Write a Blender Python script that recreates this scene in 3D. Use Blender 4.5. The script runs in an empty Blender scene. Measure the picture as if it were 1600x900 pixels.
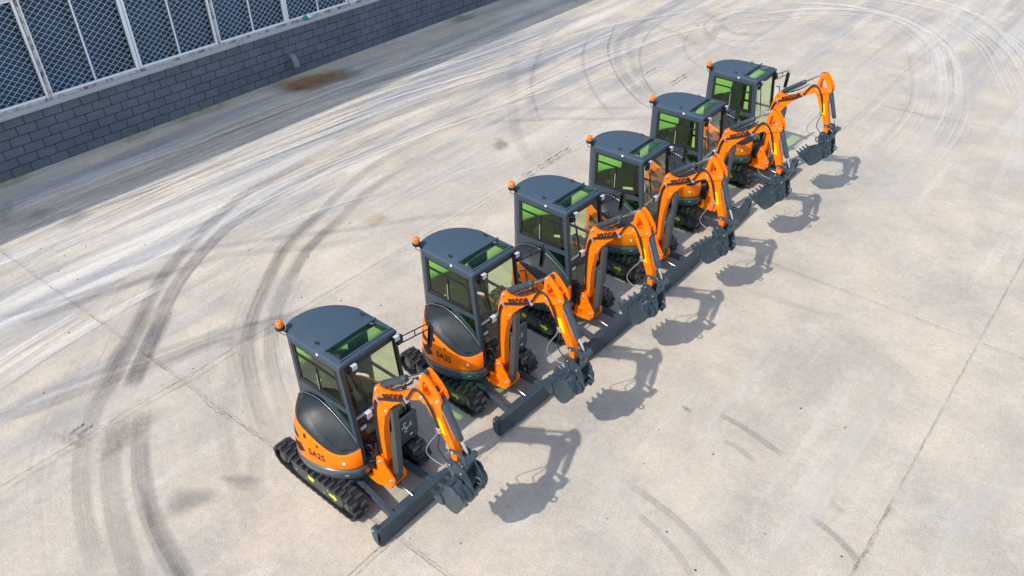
import bpy, bmesh, math, random
from mathutils import Vector, Matrix
random.seed(7)
S = bpy.context.scene
COL = S.collection
R = math.radians

# ------------------------------------------------------------------ camera, sky, sun, exposure
cd = bpy.data.cameras.new('camera'); cam = bpy.data.objects.new('camera', cd); COL.objects.link(cam)
CP = Vector((7.0025, -4.4881, 9.0929)); YAW, PIT, ROL, FPX = 2.27788, -0.635887, -0.017691, 1228.405
fw = Vector((math.cos(PIT)*math.cos(YAW), math.cos(PIT)*math.sin(YAW), math.sin(PIT)))
rt = Vector((math.sin(YAW), -math.cos(YAW), 0)); up = rt.cross(fw)
r2 = rt*math.cos(ROL)+up*math.sin(ROL); u2 = -rt*math.sin(ROL)+up*math.cos(ROL)
cam.matrix_world = Matrix(((r2.x, u2.x, -fw.x, CP.x), (r2.y, u2.y, -fw.y, CP.y), (r2.z, u2.z, -fw.z, CP.z), (0, 0, 0, 1)))
cd.sensor_width = 36; cd.lens = 36*FPX/1600; cd.clip_end = 1000
S.camera = cam
SUN = Vector((-.13, -.89, 1.0)).normalized()          # towards the sun
el = math.asin(SUN.z); az = math.atan2(SUN.x, SUN.y)
w = bpy.data.worlds.new('World'); S.world = w; w.use_nodes = True
nt = w.node_tree; bg = nt.nodes['Background']
sky = nt.nodes.new('ShaderNodeTexSky'); sky.sky_type = 'NISHITA'; sky.sun_disc = False
sky.sun_elevation = el; sky.sun_rotation = az; sky.air_density = 1.35; sky.dust_density = 1.6; sky.ozone_density = 2.0
nt.links.new(sky.outputs[0], bg.inputs[0]); bg.inputs[1].default_value = 0.15
sl = bpy.data.lights.new('sun', 'SUN'); sl.energy = 2.9; sl.angle = R(0.8); sl.color = (1, .955, .88)
so = bpy.data.objects.new('sun', sl); COL.objects.link(so); so.rotation_euler = SUN.to_track_quat('Z', 'Y').to_euler()
so.location = (0, 0, 30)
S.view_settings.view_transform = 'Standard'; S.view_settings.look = 'None'
S.view_settings.exposure = 0.50; S.view_settings.gamma = 1
S.render.engine = 'CYCLES'
S.cycles.transparent_max_bounces = 32

# ------------------------------------------------------------------ materials
def mat(name, col, rough=.5, metal=0, coat=0, bump=0, bscale=60, var=0, vscale=6, spec=.5):
    m = bpy.data.materials.new(name); m.use_nodes = True; t = m.node_tree; b = t.nodes['Principled BSDF']
    b.inputs['Base Color'].default_value = (*col, 1); b.inputs['Roughness'].default_value = rough
    b.inputs['Metallic'].default_value = metal; b.inputs['Coat Weight'].default_value = coat
    b.inputs['Coat Roughness'].default_value = .08; b.inputs['Specular IOR Level'].default_value = spec
    tc = t.nodes.new('ShaderNodeTexCoord')
    if var:
        n = t.nodes.new('ShaderNodeTexNoise'); n.inputs['Scale'].default_value = vscale; n.inputs['Detail'].default_value = 6
        n.inputs['Roughness'].default_value = .65
        t.links.new(tc.outputs['Object'], n.inputs['Vector'])
        r = t.nodes.new('ShaderNodeMapRange'); r.inputs[1].default_value = .3; r.inputs[2].default_value = .7
        r.inputs[3].default_value = 1-var; r.inputs[4].default_value = 1+var
        t.links.new(n.outputs[0], r.inputs[0])
        mx = t.nodes.new('ShaderNodeVectorMath'); mx.operation = 'SCALE'; mx.inputs[0].default_value = col
        t.links.new(r.outputs[0], mx.inputs['Scale']); t.links.new(mx.outputs[0], b.inputs['Base Color'])
        r3 = t.nodes.new('ShaderNodeMapRange'); r3.inputs[1].default_value = .3; r3.inputs[2].default_value = .7
        r3.inputs[3].default_value = max(.03, rough-.1); r3.inputs[4].default_value = min(1, rough+.12)
        t.links.new(n.outputs[0], r3.inputs[0]); t.links.new(r3.outputs[0], b.inputs['Roughness'])
    if bump:
        n2 = t.nodes.new('ShaderNodeTexNoise'); n2.inputs['Scale'].default_value = bscale; n2.inputs['Detail'].default_value = 3
        t.links.new(tc.outputs['Object'], n2.inputs['Vector'])
        bp = t.nodes.new('ShaderNodeBump'); bp.inputs['Strength'].default_value = bump; bp.inputs['Distance'].default_value = .01
        t.links.new(n2.outputs[0], bp.inputs['Height']); t.links.new(bp.outputs[0], b.inputs['Normal'])
    return m

M = {}
M['orange'] = mat('orange_paint', (.95, .185, .002), .42, coat=.08, var=.09, vscale=5, spec=.22)
M['dark'] = mat('charcoal_paint', (.036, .056, .076), .42, spec=.4, coat=.08, var=.10, vscale=5, bump=.05, bscale=300)
M['roof'] = mat('roof_paint', (.044, .070, .098), .55, spec=.35, var=.08, vscale=9, bump=.25, bscale=220)
M['hood'] = mat('hood_plastic', (.017, .022, .028), .42, spec=.35, var=.10, vscale=5, bump=.12, bscale=260)
M['skirt'] = mat('skirt_paint', (.058, .076, .090), .22, coat=.5, var=.08)
M['steel'] = mat('bucket_steel', (.038, .058, .074), .38, metal=.1, coat=.2, var=.35, vscale=11, bump=.2, bscale=50)
M['rubber'] = mat('track_rubber', (.034, .038, .043), .62, var=.35, vscale=14, bump=.3, bscale=80)
M['frame'] = mat('track_frame_paint', (.052, .060, .058), .5, var=.15, vscale=8)
M['black'] = mat('black_plastic', (.012, .012, .013), .45, var=.2)
M['seat'] = mat('seat_vinyl', (.020, .020, .022), .6, var=.2)
M['hose'] = mat('hose_rubber', (.022, .02, .02), .4, bump=.4, bscale=120)
M['sleeve'] = mat('grey_hose_sleeve', (.22, .22, .22), .45)
M['chrome'] = mat('chrome_rod', (.75, .76, .78), .16, metal=1)
M['silver'] = mat('silver_metal', (.62, .62, .64), .32, metal=.7)
M['white'] = mat('white_print', (.8, .8, .78), .5)
M['print'] = mat('black_print', (.028, .012, .008), .5)
M['yellow'] = mat('yellow_sticker', (.85, .66, .01), .45)
M['warn'] = mat('amber_sticker', (.95, .55, .0), .4)
M['vent'] = mat('vent_grille', (.012, .012, .012), .6)
M['cover'] = mat('cylinder_cover', (.060, .066, .072), .45, var=.1)
M['amber'] = mat('amber_lens', (.90, .22, .008), .15, coat=1)
M['amber'].node_tree.nodes['Principled BSDF'].inputs['Transmission Weight'].default_value = .25
M['lamp'] = mat('lamp_lens', (.50, .50, .53), .12, coat=1, var=.15, vscale=60)
M['mirror'] = mat('mirror_glass', (.12, .13, .14), .08, metal=1)

def glass(name, tint, refl=.9):
    m = bpy.data.materials.new(name); m.use_nodes = True; t = m.node_tree; t.nodes.clear()
    o = t.nodes.new('ShaderNodeOutputMaterial'); tr = t.nodes.new('ShaderNodeBsdfTransparent'); tr.inputs[0].default_value = (*tint, 1)
    g = t.nodes.new('ShaderNodeBsdfGlossy'); g.inputs['Roughness'].default_value = .02; g.inputs[0].default_value = (refl, refl, refl, 1)
    f = t.nodes.new('ShaderNodeFresnel'); gm = t.nodes.new('ShaderNodeNewGeometry'); ir = t.nodes.new('ShaderNodeMapRange')
    ir.inputs[3].default_value = 1.40; ir.inputs[4].default_value = 1/1.40
    t.links.new(gm.outputs['Backfacing'], ir.inputs[0]); t.links.new(ir.outputs[0], f.inputs[0])
    mx = t.nodes.new('ShaderNodeMixShader')
    t.links.new(f.outputs[0], mx.inputs[0]); t.links.new(tr.outputs[0], mx.inputs[1]); t.links.new(g.outputs[0], mx.inputs[2])
    t.links.new(mx.outputs[0], o.inputs[0]); return m
M['green'] = glass('green_tinted_glass', (.74, .96, .63))
M['pale'] = glass('pale_green_glass', (.90, .965, .82))
M['clear'] = glass('windscreen_glass', (.93, .97, .91))

# ------------------------------------------------------------------ mesh helpers
class MB:
    def __init__(s): s.bm = bmesh.new(); s.mats = []
    def mi(s, m):
        if m not in s.mats: s.mats.append(m)
        return s.mats.index(m)
    def face(s, vs, m, smooth=False):
        try: f = s.bm.faces.new(vs)
        except ValueError: return None
        f.material_index = s.mi(m); f.smooth = smooth; return f
    def box(s, c, d, m, rot=None):
        rot = rot or Matrix.Identity(3); c = Vector(c); vs = []
        for x in (-1, 1):
            for y in (-1, 1):
                for z in (-1, 1): vs.append(s.bm.verts.new(c+rot@Vector((x*d[0]/2, y*d[1]/2, z*d[2]/2))))
        for q in ((0, 1, 3, 2), (4, 6, 7, 5), (0, 4, 5, 1), (2, 3, 7, 6), (0, 2, 6, 4), (1, 5, 7, 3)): s.face([vs[i] for i in q], m)
    def prism(s, pts, y0, y1, m, axis='y'):
        """outline in (x,z) pushed from y0 to y1 (axis='z': outline in (x,y) pushed in z; 'x': outline (y,z))"""
        def P(a, b, k): return {'y': (a, k, b), 'z': (a, b, k), 'x': (k, a, b)}[axis]
        A = [s.bm.verts.new(P(a, b, y0)) for a, b in pts]; B = [s.bm.verts.new(P(a, b, y1)) for a, b in pts]
        n = len(pts); fs = [s.face(A, m), s.face(B[::-1], m)]
        for i in range(n): fs.append(s.face([A[i], B[i], B[(i+1) % n], A[(i+1) % n]], m))
        bmesh.ops.triangulate(s.bm, faces=[f for f in fs[:2] if f and n > 4])
    def hexa(s, P, m):
        vs = [s.bm.verts.new(p) for p in P]     # 0-3 bottom, 4-7 top
        for q in ((3, 2, 1, 0), (4, 5, 6, 7), (0, 1, 5, 4), (1, 2, 6, 5), (2, 3, 7, 6), (3, 0, 4, 7)): s.face([vs[i] for i in q], m)
    def tube(s, pts, r, m, n=10, caps=True):
        pts = [Vector(p) for p in pts]; rs = r if isinstance(r, (list, tuple)) else [r]*len(pts); rings = []
        nrm = None
        for i, p in enumerate(pts):
            d = (pts[min(i+1, len(pts)-1)]-pts[max(i-1, 0)]).normalized()
            if nrm is None: nrm = d.orthogonal().normalized()
            nrm = (nrm-d*nrm.dot(d)).normalized(); b = d.cross(nrm)
            rings.append([s.bm.verts.new(p+(nrm*math.cos(a)+b*math.sin(a))*rs[i]) for a in [2*math.pi*k/n for k in range(n)]])
        for a, b in zip(rings, rings[1:]):
            for k in range(n): s.face([a[k], a[(k+1) % n], b[(k+1) % n], b[k]], m, True)
        if caps: s.face(rings[0][::-1], m); s.face(rings[-1], m)
    def cyl(s, a, b, r, m, n=20): s.tube([a, b], r, m, n)
    def ycyl(s, x, z, y0, y1, r, m, n=20): s.cyl((x, y0, z), (x, y1, z), r, m, n)
    def grid(s, rows, m, smooth=True, close=False):
        V = [[s.bm.verts.new(p) for p in r] for r in rows]
        for a, b in zip(V, V[1:]):
            k = len(a)
            for i in range(k if close else k-1): s.face([a[i], a[(i+1) % k], b[(i+1) % k], b[i]], m, smooth)
        return V
    def build(s, name, parent=None, bevel=0, origin=None, seg=2, solid=0, ang=38):
        bm = s.bm
        bmesh.ops.recalc_face_normals(bm, faces=bm.faces)
        if origin: bmesh.ops.translate(bm, verts=bm.verts, vec=-Vector(origin))
        me = bpy.data.meshes.new(name); bm.to_mesh(me); bm.free()
        for m in s.mats: me.materials.append(m)
        o = bpy.data.objects.new(name, me); COL.objects.link(o)
        if parent: o.parent = parent
        if origin: o.location = origin
        if solid:
            k = o.modifiers.new('solid', 'SOLIDIFY'); k.thickness = solid; k.offset = -1
        if bevel:
            k = o.modifiers.new('bevel', 'BEVEL'); k.width = bevel; k.segments = seg; k.limit_method = 'ANGLE'; k.angle_limit = R(ang)
        return o

def smooth_path(P, n=8, closed=False):
    P = [Vector(p) for p in P]; out = []; N = len(P)
    for i in range(N if closed else N-1):
        if closed: a, b, c, d = P[(i-1) % N], P[i], P[(i+1) % N], P[(i+2) % N]
        else: a, b, c, d = P[max(i-1, 0)], P[i], P[i+1], P[min(i+2, N-1)]
        for k in range(n):
            t = k/n
            out.append(.5*((2*b)+(c-a)*t+(2*a-5*b+4*c-d)*t*t+(-a+3*b-3*c+d)*t**3))
    if not closed: out.append(P[-1])
    return out

def tag(o, label=None, cat=None, group=None, kind=None):
    if label: o['label'] = label
    if cat: o['category'] = cat
    if group: o['group'] = group
    if kind: o['kind'] = kind
    return o
def empty(name, loc=(0, 0, 0)):
    o = bpy.data.objects.new(name, None); COL.objects.link(o); o.location = loc; o.empty_display_size = .3; return o

_txt = {}
def text_geo(s, size, bold=.0, sx=1.0, res=3):
    c = bpy.data.curves.new('t', 'FONT'); c.body = s; c.size = size; c.offset = bold; c.resolution_u = res
    o = bpy.data.objects.new('t', c); COL.objects.link(o); bpy.context.view_layer.update()
    me = o.evaluated_get(bpy.context.evaluated_depsgraph_get()).to_mesh()
    V = [(v.co.x*sx, v.co.y) for v in me.vertices]; F = [list(p.vertices) for p in me.polygons]
    bpy.data.objects.remove(o); bpy.data.curves.remove(c); return V, F
def put_text(mb, geo, fn, m):
    V, F = geo; vs = [mb.bm.verts.new(fn(x, y)) for x, y in V]
    for f in F: mb.face([vs[i] for i in f], m)

# ------------------------------------------------------------------ ground
def ground_material():
    m = bpy.data.materials.new('stained_concrete'); m.use_nodes = True; t = m.node_tree; L = t.links; N = t.nodes.new
    b = t.nodes['Principled BSDF']; b.inputs['Roughness'].default_value = .85; b.inputs['Specular IOR Level'].default_value = .25
    tc = N('ShaderNodeTexCoord')
    def noise(scale, detail=5, rough=.6, sc=(1, 1, 1), rot=0, dist=0, off=(0, 0, 0)):
        mp = N('ShaderNodeMapping'); mp.inputs['Scale'].default_value = sc; mp.inputs['Rotation'].default_value = (0, 0, rot)
        mp.inputs['Location'].default_value = off
        n = N('ShaderNodeTexNoise'); n.inputs['Scale'].default_value = scale; n.inputs['Detail'].default_value = detail
        n.inputs['Roughness'].default_value = rough; n.inputs['Distortion'].default_value = dist
        L.new(tc.outputs['Object'], mp.inputs[0]); L.new(mp.outputs[0], n.inputs['Vector']); return n.outputs[0]
    def rng(a, lo, hi, o0, o1):
        r = N('ShaderNodeMapRange'); L.new(a, r.inputs[0])
        for i, v in enumerate((lo, hi, o0, o1)): r.inputs[i+1].default_value = v
        return r.outputs[0]
    def mix(fac, a, bb):
        x = N('ShaderNodeMix'); x.data_type = 'RGBA'
        if isinstance(fac, float): x.inputs[0].default_value = fac
        else: L.new(fac, x.inputs[0])
        for i, v in ((6, a), (7, bb)):
            if isinstance(v, tuple): x.inputs[i].default_value = (*v, 1)
            else: L.new(v, x.inputs[i])
        return x.outputs[2]
    # broad blotches: warm sand to cool grey
    c = mix(rng(noise(.55, 6, .62), .36, .64, 0, 1), (.385, .340, .287), (.520, .440, .343))
    c = mix(rng(noise(1.7, 6, .7, dist=.6, off=(7, 3, 0)), .52, .70, 0, .35), c, (.57, .525, .465))
    c = mix(rng(noise(3.1, 7, .72, dist=.4, off=(17, 9, 0)), .54, .72, 0, .30), c, (.34, .32, .30))
    c = mix(rng(noise(.9, 5, .6, dist=1.0, off=(3, 31, 0)), .58, .72, 0, .35), c, (.53, .43, .33))
    # driving lane beside the wall: long sweeping dirty and dusty streaks
    sep = N('ShaderNodeSeparateXYZ'); L.new(tc.outputs['Object'], sep.inputs[0])
    lane = rng(sep.outputs[0], -2.0, -7.5, 0, 1)
    far = rng(sep.outputs[1], 14, 24, 0, .6)
    ad = N('ShaderNodeMath'); ad.operation = 'MAXIMUM'; L.new(lane, ad.inputs[0]); L.new(far, ad.inputs[1])
    def streak(rot, off, lo, hi, k):
        s1 = noise(1.15, 6, .68, sc=(1.0, .07, 1), rot=rot, dist=.35, off=off)
        mm = N('ShaderNodeMath'); mm.operation = 'MULTIPLY'; L.new(rng(s1, lo, hi, 0, k), mm.inputs[0]); L.new(ad.outputs[0], mm.inputs[1])
        return mm.outputs[0]
    c = mix(streak(R(8), (0, 0, 0), .46, .60, .95), c, (.27, .265, .275))
    c = mix(streak(R(16), (5, 0, 0), .51, .66, .68), c, (.62, .585, .54))
    c = mix(streak(R(-6), (2, 9, 0), .54, .7, .6), c, (.31, .305, .305))
    s2 = noise(2.4, 6, .7, sc=(1, .1, 1), rot=R(4), dist=.3, off=(1, 1, 0))
    c = mix(rng(s2, .55, .72, 0, .30), c, (.60, .57, .53))
    s3 = noise(1.6, 6, .7, sc=(.12, 1, 1), rot=R(-12), dist=.3, off=(4, 8, 0))
    c = mix(rng(s3, .57, .74, 0, .30), c, (.31, .31, .315))
    # fine grain and specks
    g = noise(38, 4, .8)
    c2 = N('ShaderNodeVectorMath'); c2.operation = 'SCALE'; L.new(c, c2.inputs[0]); L.new(rng(g, .25, .75, .70, 1.30), c2.inputs['Scale'])
    g2 = noise(9, 5, .75, off=(3, 3, 3))
    c3 = N('ShaderNodeVectorMath'); c3.operation = 'SCALE'; L.new(c2.outputs[0], c3.inputs[0]); L.new(rng(g2, .3, .7, .90, 1.10), c3.inputs['Scale'])
    vo = N('ShaderNodeTexVoronoi'); vo.inputs['Scale'].default_value = 1.1; vo.inputs['Randomness'].default_value = 1
    L.new(tc.outputs['Object'], vo.inputs['Vector'])
    c4 = mix(rng(vo.outputs['Distance'], .018, .034, .55, 0), c3.outputs[0], (.10, .095, .09))
    L.new(c4, b.inputs['Base Color'])
    bp = N('ShaderNodeBump'); bp.inputs['Strength'].default_value = .35; bp.inputs['Distance'].default_value = .01
    L.new(noise(70, 4, .8), bp.inputs['Height']); L.new(bp.outputs[0], b.inputs['Normal'])
    return m
mb = MB()
mb.grid([[(-120, -120, 0), (120, -120, 0)], [(-120, 260, 0), (120, 260, 0)]], ground_material(), False)
g = mb.build('concrete_ground'); tag(g, kind='structure')

def decal_mat(name, col, strength, mode='tyre', nscale=5, tread=.55):
    """thin dirt / rubber film on the concrete; u runs across the band, v along it in metres"""
    m = bpy.data.materials.new(name); m.use_nodes = True; t = m.node_tree; t.nodes.clear(); L = t.links; N = t.nodes.new
    out = N('ShaderNodeOutputMaterial'); mx = N('ShaderNodeMixShader'); tr = N('ShaderNodeBsdfTransparent'); df = N('ShaderNodeBsdfDiffuse')
    df.inputs[0].default_value = (*col, 1); L.new(tr.outputs[0], mx.inputs[1]); L.new(df.outputs[0], mx.inputs[2]); L.new(mx.outputs[0], out.inputs[0])
    at = N('ShaderNodeAttribute'); at.attribute_name = 'fade'
    tc = N('ShaderNodeTexCoord'); n = N('ShaderNodeTexNoise'); n.inputs['Scale'].default_value = nscale; n.inputs['Detail'].default_value = 7
    n.inputs['Roughness'].default_value = .72
    L.new(tc.outputs['Object'], n.inputs['Vector'])
    r = N('ShaderNodeMapRange'); r.inputs[1].default_value = .36; r.inputs[2].default_value = .62
    r.inputs[3].default_value = {'crack': 0, 'tyre': .5, 'blob': .15}[mode]; r.inputs[4].default_value = 1
    L.new(n.outputs[0], r.inputs[0])
    a = N('ShaderNodeMath'); a.operation = 'MULTIPLY'; L.new(r.outputs[0], a.inputs[0]); L.new(at.outputs['Fac'], a.inputs[1])
    last = a.outputs[0]
    if mode == 'tyre':
        mp = N('ShaderNodeMapping'); mp.inputs['Scale'].default_value = (11, .10, 1); uv = N('ShaderNodeUVMap'); uv.uv_map = 'uv'
        n3 = N('ShaderNodeTexNoise'); n3.inputs['Scale'].default_value = 1; n3.inputs['Detail'].default_value = 5
        L.new(uv.outputs[0], mp.inputs[0]); L.new(mp.outputs[0], n3.inputs['Vector'])
        r3 = N('ShaderNodeMapRange'); r3.inputs[1].default_value = .35; r3.inputs[2].default_value = .65; r3.inputs[3].default_value = tread; r3.inputs[4].default_value = 1
        L.new(n3.outputs[0], r3.inputs[0])
        a3 = N('ShaderNodeMath'); a3.operation = 'MULTIPLY'; L.new(last, a3.inputs[0]); L.new(r3.outputs[0], a3.inputs[1]); last = a3.outputs[0]
    a2 = N('ShaderNodeMath'); a2.operation = 'MULTIPLY'; a2.inputs[1].default_value = strength; L.new(last, a2.inputs[0]); a2.use_clamp = True
    L.new(a2.outputs[0], mx.inputs[0]); return m

def gpt(px, py, z=0):
    """ground point under a spot measured on the photograph (surveying only; everything is laid on the concrete)"""
    d = fw + r2*((px-800)/FPX) - u2*((py-450)/FPX); k = (z-CP.z)/d.z; return CP+d*k
ZL = [0.004]
def ribbons(name, lines, m, jag=0, soft=True):
    """lines: (points xy, width, strength)"""
    bm = bmesh.new(); uvl = bm.loops.layers.uv.new('uv'); fl = bm.verts.layers.float.new('fade')
    for pts, wd, st in lines:
        ZL[0] += .00035; z = ZL[0]
        P = smooth_path([(p[0], p[1], z) for p in pts], 12 if not jag else 22)
        if jag:
            ox = oy = 0
            for i in range(1, len(P)-1):
                ox = ox*.7+random.uniform(-jag, jag); oy = oy*.7+random.uniform(-jag, jag); P[i] = P[i]+Vector((ox, oy, 0))
        tot = len(P)-1; prev = None; v = random.uniform(0, 50)
        prof = ((-.5, 0), (-.36, .8), (-.18, 1), (0, .85), (.18, 1), (.36, .8), (.5, 0)) if soft else ((-.5, .9), (.5, .9))
        for i, p in enumerate(P):
            d = (P[min(i+1, tot)]-P[max(i-1, 0)]); d.z = 0; d.normalize(); nn = Vector((-d.y, d.x, 0))
            if i: v += (p-P[i-1]).length
            e = min(1, min(i, tot-i)/(tot*.18+.01)) if soft else min(1, min(i, tot-i)/3+.3)
            row = []
            ww = wd*(1 if not jag else random.uniform(.5, 1.4))
            for u, a in prof:
                vv = bm.verts.new(p+nn*u*ww); vv[fl] = a*e*st; row.append((vv, u, v))
            if prev:
                for k in range(len(row)-1):
                    q = (prev[k], prev[k+1], row[k+1], row[k]); f = bm.faces.new([x[0] for x in q])
                    for lp, x in zip(f.loops, q): lp[uvl].uv = (x[1]+.5, x[2])
            prev = row
    bmesh.ops.recalc_face_normals(bm, faces=bm.faces)
    me = bpy.data.meshes.new(name); bm.to_mesh(me); bm.free(); me.materials.append(m)
    o = bpy.data.objects.new(name, me); COL.objects.link(o); tag(o, kind='structure'); return o
def Q(k, pts):
    ox, oy = {1: (0, 0), 2: (0, 450), 3: (800, 0), 4: (800, 450)}[k]
    return [tuple(gpt(ox+x/2, oy+y/2)[:2]) for x, y in pts]

DK = decal_mat('tyre_rubber_film', (.12, .12, .135), .54, nscale=2.2)
WH = decal_mat('tyre_dust_film', (.72, .685, .635), .9, nscale=2.5)
DKS = decal_mat('thin_rubber_film', (.12, .12, .135), .55, nscale=2.2, tread=.2)
WHS = decal_mat('thin_dust_film', (.72, .69, .65), .85, nscale=2.5, tread=.2)
ribbons('dark_tyre_marks', [
    (Q(1, [(1180, 380), (980, 490), (850, 560), (760, 610), (650, 705), (560, 800), (490, 895)]) + Q(2, [(430, 110), (370, 215), (305, 360), (262, 480)]), .34, .75),
    (Q(1, [(1250, 400), (1020, 520), (880, 600), (740, 690), (640, 780), (550, 895)]) + Q(2, [(490, 115), (440, 235), (395, 340)]), .34, .75),
    (Q(2, [(470, 60), (400, 190), (320, 350)]), .34, .65), (Q(2, [(530, 60), (450, 220), (410, 310)]), .38, .7),
    (Q(2, [(300, 370), (262, 500), (252, 600), (268, 740), (310, 890)]), .32, .42),
    (Q(2, [(375, 380), (345, 540), (360, 700), (410, 890), (430, 960)]), .36, .5),
    (Q(2, [(445, 380), (440, 560), (478, 730), (560, 890), (600, 960)]), .34, .72),
    (Q(2, [(440, 600), (480, 745), (545, 870), (580, 930)]), .12, .7),
    (Q(1, [(1500, 360), (1250, 470), (1090, 580), (980, 690), (900, 770), (855, 840), (826, 900)]) + Q(2, [(790, 80), (772, 190), (795, 320), (850, 490)]), .30, .55),
    (Q(1, [(1560, 400), (1300, 500), (1140, 610), (1050, 700), (960, 780), (920, 840), (890, 900)]) + Q(2, [(862, 70), (845, 190), (870, 330), (905, 450)]), .30, .5),
    (Q(1, [(1000, 660), (900, 760), (835, 880)]), .26, .5), (Q(1, [(1070, 670), (970, 770), (905, 880)]), .26, .5),
    (Q(1, [(200, 890), (520, 800), (860, 745), (1120, 715), (1330, 680), (1600, 660)]), .22, .35),
    (Q(1, [(60, 990), (420, 880), (700, 800), (1000, 770), (1200, 730)]), .3, .3),
    (Q(2, [(0, 125), (200, 65), (440, -20), (700, -90)]), .26, .45), (Q(2, [(0, 95), (220, 30), (420, -40)]), .14, .45),
    (Q(2, [(-50, 420), (100, 380), (300, 305), (460, 245), (680, 160), (900, 92), (1010, 66)]), .3, .5),
    (Q(2, [(30, 370), (240, 290), (460, 215), (640, 150), (800, 110), (900, 80)]), .18, .42),
    (Q(2, [(500, 250), (650, 185), (800, 150), (930, 100)]), .3, .35),
    (Q(2, [(700, 120), (730, 260), (700, 430), (740, 620), (790, 740)]), .3, .2), (Q(2, [(800, 500), (800, 620), (830, 660)]), .3, .25),
    (Q(1, [(0, 700), (250, 620), (500, 520), (760, 400), (1050, 290), (1350, 200), (1700, 90)]), .45, .4),
    (Q(1, [(0, 740), (300, 650), (620, 540), (850, 440)]), .2, .35),
    (Q(1, [(950, 470), (1200, 370), (1500, 270), (1750, 190)]), .5, .35),
    (Q(1, [(700, 640), (1000, 500), (1300, 400), (1600, 300)]), .4, .25),
    (Q(3, [(470, 30), (350, 110), (330, 190), (370, 260), (440, 330)]), .3, .35), (Q(3, [(420, 60), (370, 130), (390, 230), (480, 330)]), .24, .3),
    (Q(3, [(860, 50), (720, 42), (655, 70), (700, 105), (810, 106)]), .22, .45),
    (Q(3, [(330, 60), (300, 150), (330, 240), (400, 320), (470, 350)]), .10, .6), (Q(3, [(520, 40), (440, 90), (400, 160), (410, 240), (450, 300)]), .08, .6),
    (Q(3, [(900, 70), (780, 30), (660, 40), (600, 80), (640, 120), (760, 130), (880, 110)]), .10, .5), (Q(3, [(560, 60), (620, 120), (700, 150), (820, 150)]), .08, .4),
    (Q(3, [(250, 90), (220, 180), (250, 280), (320, 370)]), .12, .4), (Q(3, [(600, 60), (540, 130), (560, 190), (640, 230)]), .10, .4), (Q(3, [(180, 60), (90, 160), (60, 280), (100, 400)]), .10, .35),
    (Q(3, [(560, 20), (640, 70), (600, 140), (500, 100), (400, 60)]), .3, .25),
    (Q(3, [(-100, 385), (150, 372), (300, 374), (450, 366)]), .24, .4), (Q(3, [(0, 345), (200, 340), (440, 338)]), .2, .25),
    (Q(3, [(20, 120), (0, 250), (10, 400), (60, 520)]), .35, .25), (Q(3, [(120, 80), (60, 260), (80, 420)]), .3, .18),
    (Q(3, [(1150, 330), (1260, 355), (1350, 380)]), .12, .5),
    (Q(4, [(645, 395), (740, 450), (850, 530)]), .13, .6), (Q(4, [(660, 480), (700, 500), (760, 545)]), .12, .4),
    (Q(4, [(340, 600), (470, 690), (560, 770), (620, 840), (690, 920)]), .13, .55), (Q(4, [(370, 690), (450, 760), (520, 840), (570, 920)]), .12, .4),
    (Q(4, [(925, 710), (1000, 770), (1050, 820), (1085, 865)]), .12, .65), (Q(4, [(985, 660), (1040, 710)]), .12, .35),
    (Q(4, [(700, 0), (900, 60), (1050, 100)]), .2, .2), (Q(4, [(1000, 120), (1200, 260), (1260, 330)]), .4, .12),
], DK)
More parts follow.
